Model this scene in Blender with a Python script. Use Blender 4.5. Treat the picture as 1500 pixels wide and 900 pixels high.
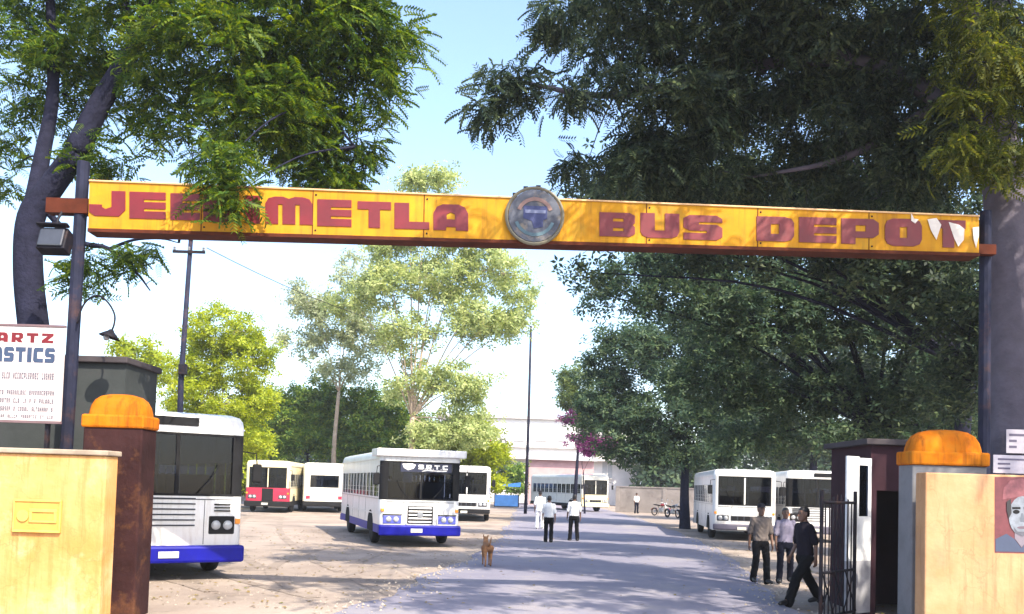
import bpy, bmesh, math, random
import numpy as np
from mathutils import Vector, Matrix

# ------------------------------------------------------------------ camera, sky, sun
for o in list(bpy.data.objects): bpy.data.objects.remove(o)
scene = bpy.context.scene
COL = scene.collection
R_ = math.radians
F_PX, SHIFT, CAM_H = 1300.0, 205.0, 1.95          # focal length in 1500-px-wide pixels
cam_d = bpy.data.cameras.new('camera'); cam = bpy.data.objects.new('camera', cam_d); COL.objects.link(cam)
cam_d.sensor_fit = 'HORIZONTAL'; cam_d.sensor_width = 36.0
cam_d.lens = 36.0 * F_PX / 1500.0
cam_d.shift_y = SHIFT / 1500.0
cam_d.clip_end = 3000.0; cam_d.clip_start = 0.05
CAM_R = Matrix.Rotation(R_(92.5), 3, 'X') @ Matrix.Rotation(R_(1.7), 3, 'Z')
cam.matrix_world = Matrix.Translation((0, 0, CAM_H)) @ CAM_R.to_4x4()
scene.camera = cam

SUN_AZ_VEC = Vector((0.58, -0.80, 1.05)).normalized()      # direction towards the sun
sun_elev = math.asin(SUN_AZ_VEC.z)
sun_rot = math.atan2(SUN_AZ_VEC.x, SUN_AZ_VEC.y)
world = bpy.data.worlds.new('World'); scene.world = world; world.use_nodes = True
wn = world.node_tree.nodes; wl = world.node_tree.links
wn.clear()
sky = wn.new('ShaderNodeTexSky'); sky.sky_type = 'NISHITA'; sky.sun_disc = False
sky.sun_elevation = sun_elev; sky.sun_rotation = sun_rot
sky.air_density = 1.0; sky.dust_density = 2.0; sky.ozone_density = 1.6; sky.altitude = 0
bg = wn.new('ShaderNodeBackground'); bg.inputs['Strength'].default_value = 0.15
wo = wn.new('ShaderNodeOutputWorld')
wl.new(sky.outputs[0], bg.inputs['Color']); wl.new(bg.outputs[0], wo.inputs['Surface'])
sun_d = bpy.data.lights.new('sun', 'SUN'); sun = bpy.data.objects.new('sun', sun_d); COL.objects.link(sun)
sun_d.energy = 3.1; sun_d.angle = R_(0.53); sun_d.color = (1.0, 0.90, 0.74)
sun.rotation_euler = SUN_AZ_VEC.to_track_quat('Z', 'Y').to_euler()
sun.location = (20, -20, 40)
vs = scene.view_settings
vs.view_transform = 'Standard'; vs.look = 'None'; vs.gamma = 1.0; vs.exposure = 1.65; vs.use_curve_mapping = False
scene.cycles.max_bounces = 8; scene.cycles.transparent_max_bounces = 12

rng = random.Random(7)
nrng = np.random.default_rng(7)

# ------------------------------------------------------------------ helpers
def ray(u, v):
    return CAM_R @ Vector(((u - 750) / F_PX, (450 + SHIFT - v) / F_PX, -1.0))
def gp(u, v, z=0.0):                       # photo pixel -> point on the ground
    d = ray(u, v); t = (z - CAM_H) / d.z
    return Vector((d.x * t, d.y * t, z))
def at(u, v, Y):                           # photo pixel -> point on the plane y = Y
    d = ray(u, v); t = Y / d.y
    return Vector((d.x * t, Y, CAM_H + d.z * t))

def tag(o, label, cat, group=None):
    o['label'] = label; o['category'] = cat
    if group: o['group'] = group
    return o
def empty(name, loc, rz=0.0, label=None, cat=None, group=None):
    o = bpy.data.objects.new(name, None); COL.objects.link(o)
    o.location = loc; o.rotation_euler = (0, 0, rz); o.empty_display_size = 0.2
    if label: tag(o, label, cat, group)
    return o
def org_of(o):
    v = Vector((0, 0, 0))
    while o is not None:
        v = v + Vector(o.location); o = o.parent
    return v
def link(name, me, mat=None, parent=None):
    o = bpy.data.objects.new(name, me); COL.objects.link(o)
    if mat is not None and len(me.materials) == 0: me.materials.append(mat)
    if parent is not None: o.parent = parent
    return o

class MB:
    def __init__(s): s.v = []; s.f = []; s.m = []; s.mi = 0
    def add(s, vs, fs):
        b = len(s.v); s.v += [tuple(p) for p in vs]
        for f in fs: s.f.append([i + b for i in f]); s.m.append(s.mi)
        return s
    def box(s, x0, x1, y0, y1, z0, z1, ch=0.0):
        if ch > 0:
            return s.cbox(x0, x1, y0, y1, z0, z1, ch)
        return s.add([(x0,y0,z0),(x1,y0,z0),(x1,y1,z0),(x0,y1,z0),(x0,y0,z1),(x1,y0,z1),(x1,y1,z1),(x0,y1,z1)],
                     [(3,2,1,0),(4,5,6,7),(0,1,5,4),(1,2,6,5),(2,3,7,6),(3,0,4,7)])
    def cbox(s, x0, x1, y0, y1, z0, z1, c):
        bm = bmesh.new(); bmesh.ops.create_cube(bm, size=1.0)
        for p in bm.verts: p.co = Vector(((x0+x1)/2 + p.co.x*(x1-x0), (y0+y1)/2 + p.co.y*(y1-y0), (z0+z1)/2 + p.co.z*(z1-z0)))
        bmesh.ops.bevel(bm, geom=bm.edges[:], offset=c, segments=2, profile=0.5, affect='EDGES')
        bm.verts.index_update()
        s.add([p.co for p in bm.verts], [[q.index for q in f.verts] for f in bm.faces]); bm.free(); return s
    def prism(s, pts, d):                 # polygon pts (3-D) extruded by vector d
        n = len(pts); d = Vector(d)
        vs = [Vector(p) for p in pts] + [Vector(p) + d for p in pts]
        fs = [list(range(n)), list(range(2*n-1, n-1, -1))] + [(i, i+n, (i+1) % n + n, (i+1) % n) for i in range(n)]
        return s.add(vs, fs)
    def tube(s, pts, rad, n=8, cap=True):
        pts = [Vector(p) for p in pts]
        if not hasattr(rad, '__len__'): rad = [rad]*len(pts)
        vs = []; fs = []; prev = None
        for i, p in enumerate(pts):
            t = (pts[min(i+1, len(pts)-1)] - pts[max(i-1, 0)])
            if t.length < 1e-9: t = Vector((0,0,1))
            t.normalize()
            if prev is None:
                a = Vector((0,0,1)) if abs(t.z) < .9 else Vector((1,0,0))
                u = t.cross(a).normalized()
            else:
                u = (prev - t*prev.dot(t))
                u = u.normalized() if u.length > 1e-6 else t.orthogonal().normalized()
            prev = u; w = t.cross(u)
            for k in range(n):
                a = 2*math.pi*k/n
                vs.append(p + (u*math.cos(a) + w*math.sin(a))*rad[i])
        for i in range(len(pts)-1):
            for k in range(n):
                fs.append((i*n+k, i*n+(k+1) % n, (i+1)*n+(k+1) % n, (i+1)*n+k))
        if cap:
            fs.append(tuple(range(n-1, -1, -1))); fs.append(tuple((len(pts)-1)*n+k for k in range(n)))
        return s.add(vs, fs)
    def lathe(s, prof, c=(0,0,0), axis='z', n=16, squash=(1,1)):   # prof: (r, h)
        vs = []; fs = []
        for r, h in prof:
            for k in range(n):
                a = 2*math.pi*k/n; x = r*math.cos(a)*squash[0]; y = r*math.sin(a)*squash[1]
                p = (x, y, h) if axis == 'z' else ((h, x, y) if axis == 'x' else (y, h, x))
                vs.append((c[0]+p[0], c[1]+p[1], c[2]+p[2]))
        m = len(prof)
        for i in range(m-1):
            for k in range(n):
                fs.append((i*n+k, i*n+(k+1) % n, (i+1)*n+(k+1) % n, (i+1)*n+k))
        if prof[0][0] > 1e-4: fs.append(tuple(range(n-1, -1, -1)))
        if prof[-1][0] > 1e-4: fs.append(tuple((m-1)*n+k for k in range(n)))
        return s.add(vs, fs)
    def rings(s, rs):                      # rs: (centre, rx, ry, axis_u, axis_v) closed loft
        n = 12; vs = []; fs = []
        for c, a, b, u, w in rs:
            for k in range(n):
                t = 2*math.pi*k/n; vs.append(Vector(c) + Vector(u)*a*math.cos(t) + Vector(w)*b*math.sin(t))
        for i in range(len(rs)-1):
            for k in range(n): fs.append((i*n+k, i*n+(k+1) % n, (i+1)*n+(k+1) % n, (i+1)*n+k))
        fs.append(tuple(range(n-1, -1, -1))); fs.append(tuple((len(rs)-1)*n+k for k in range(n)))
        return s.add(vs, fs)
    def mesh(s, name, off=None):
        me = bpy.data.meshes.new(name)
        vs = s.v if off is None else [(p[0]-off[0], p[1]-off[1], p[2]-off[2]) for p in s.v]
        me.from_pydata(vs, [], s.f)
        if any(s.m): me.polygons.foreach_set('material_index', s.m)
        bm = bmesh.new(); bm.from_mesh(me); bmesh.ops.recalc_face_normals(bm, faces=bm.faces); bm.to_mesh(me); bm.free()
        return me
    def build(s, name, mat, parent=None, local=False, smooth=False):
        """world coordinates unless local; a top-level mesh gets its origin at its base"""
        if parent is not None:
            off = None if local else org_of(parent); loc = None
        else:
            a = np.array(s.v); off = Vector(((a[:,0].min()+a[:,0].max())/2, (a[:,1].min()+a[:,1].max())/2, a[:,2].min())); loc = off
        me = s.mesh(name, off)
        for m in (mat if isinstance(mat, (list, tuple)) else [mat]): me.materials.append(m)
        if smooth: me.polygons.foreach_set('use_smooth', [True]*len(me.polygons))
        o = link(name, me, None, parent)
        if loc is not None: o.location = loc
        return o

def smooth_angle(o, ang=40):
    me = o.data
    me.polygons.foreach_set('use_smooth', [True]*len(me.polygons))
    try: me.set_sharp_from_angle(angle=R_(ang))
    except Exception: pass
    return o
def structure(o): o['kind'] = 'structure'; return o

# ------------------------------------------------------------------ materials
MATS = {}
def mat(name, col, rough=0.7, var=0.25, scale=3.0, col2=None, bump=0.0, bscale=None, metal=0.0, spec=0.5, stain=None, stain_amt=0.0, stain_scale=1.2, coat=0.0, lo=0.35, hi=0.7, streak=None, streak_amt=0.0, mud=None, cracks=False):
    if name in MATS: return MATS[name]
    if rough >= .7: spec = min(spec, .12)
    m = bpy.data.materials.new(name); m.use_nodes = True; n = m.node_tree.nodes; l = m.node_tree.links
    b = n['Principled BSDF']; tc = n.new('ShaderNodeTexCoord')
    nz = n.new('ShaderNodeTexNoise'); nz.inputs['Scale'].default_value = scale; nz.inputs['Detail'].default_value = 7; nz.inputs['Roughness'].default_value = .62
    l.new(tc.outputs['Object'], nz.inputs['Vector'])
    rp = n.new('ShaderNodeValToRGB'); rp.color_ramp.elements[0].position = lo; rp.color_ramp.elements[1].position = hi
    c2 = col2 if col2 else tuple(c*(1-var) for c in col)
    rp.color_ramp.elements[0].color = (*c2, 1); rp.color_ramp.elements[1].color = (*col, 1)
    l.new(nz.outputs['Fac'], rp.inputs['Fac']); out = rp.outputs['Color']
    if stain:
        n2 = n.new('ShaderNodeTexNoise'); n2.inputs['Scale'].default_value = stain_scale; n2.inputs['Detail'].default_value = 8; n2.inputs['Roughness'].default_value = .7
        l.new(tc.outputs['Object'], n2.inputs['Vector'])
        r2 = n.new('ShaderNodeMapRange'); r2.inputs[1].default_value = .52; r2.inputs[2].default_value = .70; r2.inputs[4].default_value = stain_amt
        l.new(n2.outputs['Fac'], r2.inputs[0])
        mx = n.new('ShaderNodeMixRGB'); l.new(r2.outputs[0], mx.inputs['Fac']); l.new(out, mx.inputs[1]); mx.inputs[2].default_value = (*stain, 1)
        out = mx.outputs[0]
    if streak:
        mp = n.new('ShaderNodeMapping'); mp.inputs['Scale'].default_value = (7, 7, .55); l.new(tc.outputs['Object'], mp.inputs[0])
        n4 = n.new('ShaderNodeTexNoise'); n4.inputs['Scale'].default_value = 1.6; n4.inputs['Detail'].default_value = 6; n4.inputs['Roughness'].default_value = .65; l.new(mp.outputs[0], n4.inputs['Vector'])
        r4 = n.new('ShaderNodeMapRange'); r4.inputs[1].default_value = .50; r4.inputs[2].default_value = .72; r4.inputs[4].default_value = streak_amt; l.new(n4.outputs['Fac'], r4.inputs[0])
        m4 = n.new('ShaderNodeMixRGB'); l.new(r4.outputs[0], m4.inputs['Fac']); l.new(out, m4.inputs[1]); m4.inputs[2].default_value = (*streak, 1); out = m4.outputs[0]
    if cracks:
        vn = n.new('ShaderNodeTexVoronoi'); vn.feature = 'DISTANCE_TO_EDGE'; vn.inputs['Scale'].default_value = 1.3
        wn_ = n.new('ShaderNodeTexNoise'); wn_.inputs['Scale'].default_value = 3.0; wn_.inputs['Detail'].default_value = 6; l.new(tc.outputs['Object'], wn_.inputs['Vector'])
        mv = n.new('ShaderNodeMixRGB'); mv.inputs[0].default_value = .35; l.new(tc.outputs['Object'], mv.inputs[1]); l.new(wn_.outputs['Color'], mv.inputs[2]); l.new(mv.outputs[0], vn.inputs['Vector'])
        r5 = n.new('ShaderNodeMapRange'); r5.inputs[1].default_value = .0; r5.inputs[2].default_value = .008; r5.inputs[3].default_value = .28; r5.inputs[4].default_value = 0; l.new(vn.outputs['Distance'], r5.inputs[0])
        m5 = n.new('ShaderNodeMixRGB'); l.new(r5.outputs[0], m5.inputs['Fac']); l.new(out, m5.inputs[1]); m5.inputs[2].default_value = tuple(c*.35 for c in col) + (1,); out = m5.outputs[0]
    if mud:
        sx = n.new('ShaderNodeSeparateXYZ'); l.new(tc.outputs['Object'], sx.inputs[0])
        r6 = n.new('ShaderNodeMapRange'); r6.inputs[1].default_value = 1.25; r6.inputs[2].default_value = .35; r6.inputs[4].default_value = .85; l.new(sx.outputs['Z'], r6.inputs[0])
        m7 = n.new('ShaderNodeMath'); m7.operation = 'MULTIPLY'; l.new(r6.outputs[0], m7.inputs[0]); l.new(nz.outputs['Fac'], m7.inputs[1])
        m6 = n.new('ShaderNodeMixRGB'); l.new(m7.outputs[0], m6.inputs['Fac']); l.new(out, m6.inputs[1]); m6.inputs[2].default_value = (*mud, 1); out = m6.outputs[0]
    l.new(out, b.inputs['Base Color'])
    b.inputs['Roughness'].default_value = rough; b.inputs['Metallic'].default_value = metal
    b.inputs['Specular IOR Level'].default_value = spec; b.inputs['Coat Weight'].default_value = coat; b.inputs['Coat Roughness'].default_value = .15
    if bump > 0:
        n3 = n.new('ShaderNodeTexNoise'); n3.inputs['Scale'].default_value = bscale or scale*6; n3.inputs['Detail'].default_value = 6
        l.new(tc.outputs['Object'], n3.inputs['Vector'])
        bp = n.new('ShaderNodeBump'); bp.inputs['Strength'].default_value = bump; bp.inputs['Distance'].default_value = .03
        l.new(n3.outputs['Fac'], bp.inputs['Height']); l.new(bp.outputs[0], b.inputs['Normal'])
    MATS[name] = m; return m
def leafmat(name, cols, transl=0.35):
    if name in MATS: return MATS[name]
    m = bpy.data.materials.new(name); m.use_nodes = True; n = m.node_tree.nodes; l = m.node_tree.links
    n.clear(); out = n.new('ShaderNodeOutputMaterial')
    g = n.new('ShaderNodeNewGeometry'); tc = n.new('ShaderNodeTexCoord')
    nz = n.new('ShaderNodeTexNoise'); nz.inputs['Scale'].default_value = .9; nz.inputs['Detail'].default_value = 3
    l.new(tc.outputs['Object'], nz.inputs['Vector'])
    a = n.new('ShaderNodeMath'); a.operation = 'MULTIPLY_ADD'; a.inputs[1].default_value = .55; 
    l.new(g.outputs['Random Per Island'], a.inputs[0])
    b = n.new('ShaderNodeMath'); b.operation = 'MULTIPLY'; b.inputs[1].default_value = .5; l.new(nz.outputs['Fac'], b.inputs[0])
    l.new(b.outputs[0], a.inputs[2])
    rp = n.new('ShaderNodeValToRGB'); el = rp.color_ramp.elements
    el[0].position = .15; el[0].color = (*cols[0], 1); el[1].position = .85; el[1].color = (*cols[-1], 1)
    for i, c in enumerate(cols[1:-1]):
        e = el.new(.15 + .7*(i+1)/(len(cols)-1)); e.color = (*c, 1)
    l.new(a.outputs[0], rp.inputs['Fac'])
    p = n.new('ShaderNodeBsdfPrincipled'); p.inputs['Roughness'].default_value = .55; p.inputs['Specular IOR Level'].default_value = .22
    l.new(rp.outputs[0], p.inputs['Base Color'])
    hs = n.new('ShaderNodeHueSaturation'); hs.inputs['Hue'].default_value = .485; hs.inputs['Saturation'].default_value = 1.1; hs.inputs['Value'].default_value = 1.7
    l.new(rp.outputs[0], hs.inputs['Color'])
    t = n.new('ShaderNodeBsdfTranslucent'); l.new(hs.outputs[0], t.inputs['Color'])
    mx = n.new('ShaderNodeMixShader'); mx.inputs[0].default_value = transl
    l.new(p.outputs[0], mx.inputs[1]); l.new(t.outputs[0], mx.inputs[2]); l.new(mx.outputs[0], out.inputs['Surface'])
    MATS[name] = m; return m
def glassmat(name, tint, refl=0.12):
    m = bpy.data.materials.new(name); m.use_nodes = True; n = m.node_tree.nodes; l = m.node_tree.links
    n.clear(); out = n.new('ShaderNodeOutputMaterial')
    t = n.new('ShaderNodeBsdfTransparent'); t.inputs[0].default_value = (*tint, 1)
    g = n.new('ShaderNodeBsdfGlossy'); g.inputs['Roughness'].default_value = .04; g.inputs[0].default_value = (.9, .95, 1, 1)
    fr = n.new('ShaderNodeFresnel'); fr.inputs[0].default_value = 1.5
    ad = n.new('ShaderNodeMath'); ad.operation = 'ADD'; ad.inputs[1].default_value = refl; l.new(fr.outputs[0], ad.inputs[0])
    mx = n.new('ShaderNodeMixShader'); l.new(ad.outputs[0], mx.inputs[0]); l.new(t.outputs[0], mx.inputs[1]); l.new(g.outputs[0], mx.inputs[2])
    l.new(mx.outputs[0], out.inputs['Surface']); MATS[name] = m; return m

M_white = mat('bus_white_paint', (.80, .80, .80), .32, .12, 1.3, stain=(.42, .36, .30), stain_amt=.4, coat=.2, streak=(.40, .33, .26), streak_amt=.45, mud=(.30, .23, .17))
M_cream = mat('cream_paint', (.78, .70, .46), .4, .12, 1.3, stain=(.40, .30, .20), stain_amt=.4)
M_blue = mat('blue_paint', (.004, .005, .27), .5, .3, 2.0, stain=(.02, .02, .16), stain_amt=.5, spec=.2)
M_ltblue = mat('pale_blue_paint', (.10, .12, .50), .4, .2, 2.0)
M_red = mat('red_paint', (.50, .02, .06), .4, .2, 2.0, coat=.2)
M_dark = mat('black_rubber', (.018, .018, .02), .75, .3, 6.0)
M_under = mat('underbody', (.02, .02, .022), .9, .3, 3.0)
M_chrome = mat('dull_metal', (.45, .46, .48), .35, .2, 5.0, metal=.85)
M_steel = mat('painted_iron', (.014, .013, .020), .6, .4, 9.0, stain=(.07, .03, .015), stain_amt=.6, stain_scale=5, spec=.15)
M_lamp = mat('lamp_glass', (.42, .43, .45), .08, .3, 3.0, spec=.8)
M_amber = mat('amber_lens', (.8, .28, .03), .2, .1, 3.0)
M_seat = mat('seat_cloth', (.06, .08, .16), .8, .3, 8.0)
M_int = mat('interior_grey', (.06, .065, .08), .8, .2, 4.0)
M_glass = glassmat('window_glass', (.50, .54, .62), 0.0)
M_wind = glassmat('windshield_glass', (.36, .40, .50), -.02)
# ------------------------------------------------------------------ ground and road
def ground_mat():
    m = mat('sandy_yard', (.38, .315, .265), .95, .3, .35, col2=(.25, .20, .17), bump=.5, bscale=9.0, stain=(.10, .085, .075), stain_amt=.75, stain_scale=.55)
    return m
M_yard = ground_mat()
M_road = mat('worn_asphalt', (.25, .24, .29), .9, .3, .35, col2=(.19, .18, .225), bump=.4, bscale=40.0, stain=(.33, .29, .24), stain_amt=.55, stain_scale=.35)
gs = []; 
g = MB()
xs = [-900, -120, -40] + [i*1.0 for i in range(-24, 25)] + [40, 120, 900]
ys = [-200, -40, 0, 6] + [10 + i*1.0 for i in range(0, 71)] + [100, 140, 300, 900, 2000]
def gz(x, y):
    if 10 < y < 80 and abs(x) < 24: return -0.012 + 0.012*math.sin(x*.9+1)*math.cos(y*.7)
    return -0.012
for y in ys:
    for x in xs: g.v.append((x, y, gz(x, y)))
nx = len(xs)
for j in range(len(ys)-1):
    for i in range(nx-1):
        g.f.append((j*nx+i, j*nx+i+1, (j+1)*nx+i+1, (j+1)*nx+i)); g.m.append(0)
structure(g.build('ground', M_yard, smooth=True))

def catmull(P, n=8):
    P = [P[0]*2 - P[1]] + P + [P[-1]*2 - P[-2]]; out = []
    for i in range(1, len(P)-2):
        for k in range(n):
            t = k/n; a, b, c, d = P[i-1], P[i], P[i+1], P[i+2]
            out.append(.5*((2*b) + (c-a)*t + (2*a-5*b+4*c-d)*t*t + (3*b-a-3*c+d)*t**3))
    out.append(P[-2]); return out
Lp = [Vector((-4.4, -6, 0)), Vector((-3.9, 6, 0)), gp(500, 896), gp(640, 838), gp(716, 800), gp(740, 775), gp(752, 755), gp(757, 742), Vector((1.0, 100, 0))]
Rp = [Vector((5.2, -6, 0)), Vector((5.0, 6, 0)), gp(1168, 896), gp(1098, 838), gp(1040, 800), gp(980, 775), gp(925, 757), gp(880, 745), Vector((8.0, 100, 0))]
Lc = catmull(Lp, 10); Rc = catmull(Rp, 10)
rd = MB(); nw = 9
for i, (a, b) in enumerate(zip(Lc, Rc)):
    a = a + Vector((math.sin(i*1.7)*.10 + math.sin(i*.6)*.12, 0, 0)); b = b + Vector((math.sin(i*1.3+2)*.10, 0, 0))
    for k in range(nw):
        t = k/(nw-1); p = a.lerp(b, t)
        rd.v.append((p.x, p.y, .016 + .03*math.sin(math.pi*t) if 0 < k < nw-1 else .006))
for i in range(len(Lc)-1):
    for k in range(nw-1):
        rd.f.append((i*nw+k, i*nw+k+1, (i+1)*nw+k+1, (i+1)*nw+k)); rd.m.append(0)
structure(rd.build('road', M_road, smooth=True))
def on_road(x, y):
    for i in range(len(Lc)-1):
        if min(Lc[i].y, Lc[i+1].y) <= y <= max(Lc[i].y, Lc[i+1].y): return Lc[i].x - .3 < x < Rc[i].x + .3
    return False

# pebbles and fallen leaves on the yard: uncountable
def scatter(name, n, m, kind, lab, cat, seed, edge=False):
    r = random.Random(seed); mb = MB()
    while n > 0:
        if edge:
            i = r.randrange(12, len(Lc)-12); side = r.choice((Lc, Rc)); p = side[i].lerp(side[i+1], r.random())
            x, y = p.x + r.gauss(0, .35), p.y
        else:
            x, y = r.uniform(-14, 13), 13.5 + 22*r.random()**1.5
        z = .03 if on_road(x, y) else gz(x, y)
        if on_road(x, y) and not edge and r.random() < .8: continue
        n -= 1
        s = r.uniform(.012, .035) if kind == 'stone' else r.uniform(.03, .055)
        if kind == 'stone':
            pts = [(x + s*math.cos(a)*r.uniform(.7, 1.2), y + s*math.sin(a)*r.uniform(.7, 1.2)) for a in (0, 1.3, 2.6, 3.9, 5.1)]
            b = len(mb.v)
            mb.v += [(px, py, z-.01) for px, py in pts] + [(x, y, z + s*.7)]
            for k in range(5): mb.f.append((b+k, b+(k+1) % 5, b+5)); mb.m.append(0)
        else:
            a = r.uniform(0, 6.28); c, d = math.cos(a)*s, math.sin(a)*s; b = len(mb.v)
            mb.v += [(x-c, y-d, z+.012), (x+d*.5, y-c*.5, z+.018+s*.3*r.random()), (x+c, y+d, z+.012+s*.4*r.random()), (x-d*.5, y+c*.5, z+.014)]
            mb.f.append((b, b+1, b+2, b+3)); mb.m.append(0)
    o = mb.build(name, m); tag(o, lab, cat); o['kind'] = 'stuff'; return o
scatter('gravel', 2600, mat('gravel_stone', (.36, .31, .26), .95, .4, 6.0), 'stone', 'small loose stones strewn over the sandy yard', 'gravel', 3)
scatter('road_edge_gravel', 1700, mat('edge_stone', (.42, .36, .30), .95, .4, 6.0), 'stone', 'pale grit gathered along both edges of the asphalt', 'gravel', 5, edge=True)
scatter('leaf_litter', 2200, leafmat('dry_leaf', [(.16, .09, .03), (.24, .17, .05), (.12, .13, .03)], .1), 'leaf', 'dry fallen leaves lying about the yard', 'leaf litter', 4)

# tyre tracks in the yard, worn patches in the asphalt
ground_o = bpy.data.objects['ground']; road_o = bpy.data.objects['road']
M_track = mat('pressed_soil', (.33, .27, .225), .95, .3, 1.2, col2=(.21, .17, .145), bump=.5, bscale=16)
def ribbon(pts, w, z, name, m, par, seed):
    r = random.Random(seed); c = catmull([Vector(p) for p in pts], 14); mb = MB()
    for i, p in enumerate(c):
        t = c[min(i+1, len(c)-1)] - c[max(i-1, 0)]; nn = Vector((-t.y, t.x, 0)).normalized(); ww = w*(.5 + .12*r.uniform(-1, 1)); zz = z if z > 0 else gz(p.x, p.y) + .008
        for s in (-1, 1): q = p + nn*ww*s; mb.v.append((q.x, q.y, (gz(q.x, q.y) + .007) if z <= 0 else z))
    for i in range(len(c)-1): mb.f.append((2*i, 2*i+1, 2*i+3, 2*i+2)); mb.m.append(0)
    mb.build(name, m, par)
for k, path in enumerate(([(-2.0,15.5,0),(-3.2,18.5,0),(-3.6,22,0),(-3.4,26,0)], [(-3.2,14.8,0),(-6.0,18.2,0),(-9.0,23.0,0),(-11.5,30,0),(-13.5,40,0)], [(-3.6,19.2,0),(-5.2,23,0),(-8.5,33,0),(-11.8,46,0)])):
    for off in (0, 1.85): ribbon([(x-off, y+off*.25, 0) for x, y, z in path], .26, 0, 'tyre_track', M_track, ground_o, 60+k)

# ------------------------------------------------------------------ gate: overhead sign
M_signy = mat('sign_yellow', (.58, .30, .018), .7, .3, 1.6, col2=(.44, .19, .012), stain=(.24, .19, .04), stain_amt=.6, stain_scale=1.1, streak=(.20, .09, .02), streak_amt=.6)
M_signrim = mat('sign_rim', (.68, .42, .20), .6, .25, 3.0)
M_signred = mat('letter_red', (.17, .004, .010), .5, .35, 2.5)
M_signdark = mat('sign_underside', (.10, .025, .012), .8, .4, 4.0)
M_flake = mat('bare_primer', (.72, .66, .60), .8, .15, 9.0)
SA = at(130, 300, 12.9); SB = at(1437, 345, 13.2)
s_dir = Vector((SB.x-SA.x, SB.y-SA.y, 0)).normalized(); s_n = Vector((s_dir.y, -s_dir.x, 0))    # s_n towards the camera
def on_plane(u, v, p0, n):
    d = ray(u, v); c = Vector((0, 0, CAM_H)); t = (p0 - c).dot(n) / d.dot(n); return c + d*t
def sp(u, v, proud=0.0): return on_plane(u, v, SA, s_n) + s_n*proud
sign = empty('gate_sign', (0.2, 13.05, 0), 0, 'long yellow signboard with dark red block letters spanning the depot gate', 'sign')
TL, TR, BR, BL = sp(131, 266), sp(1434, 318), sp(1434, 371), sp(129, 335)
MB().prism([TL, TR, BR, BL], s_n*-.28).build('board', M_signy, sign)
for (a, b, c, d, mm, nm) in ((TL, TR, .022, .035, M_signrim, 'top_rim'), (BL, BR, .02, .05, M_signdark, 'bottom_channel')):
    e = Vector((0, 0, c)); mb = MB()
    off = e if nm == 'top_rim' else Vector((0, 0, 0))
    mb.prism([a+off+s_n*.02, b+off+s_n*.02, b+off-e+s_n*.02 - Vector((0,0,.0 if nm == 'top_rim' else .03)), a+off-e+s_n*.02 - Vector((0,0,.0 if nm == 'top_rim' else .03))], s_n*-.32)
    mb.build(nm, mm, sign)
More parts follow.
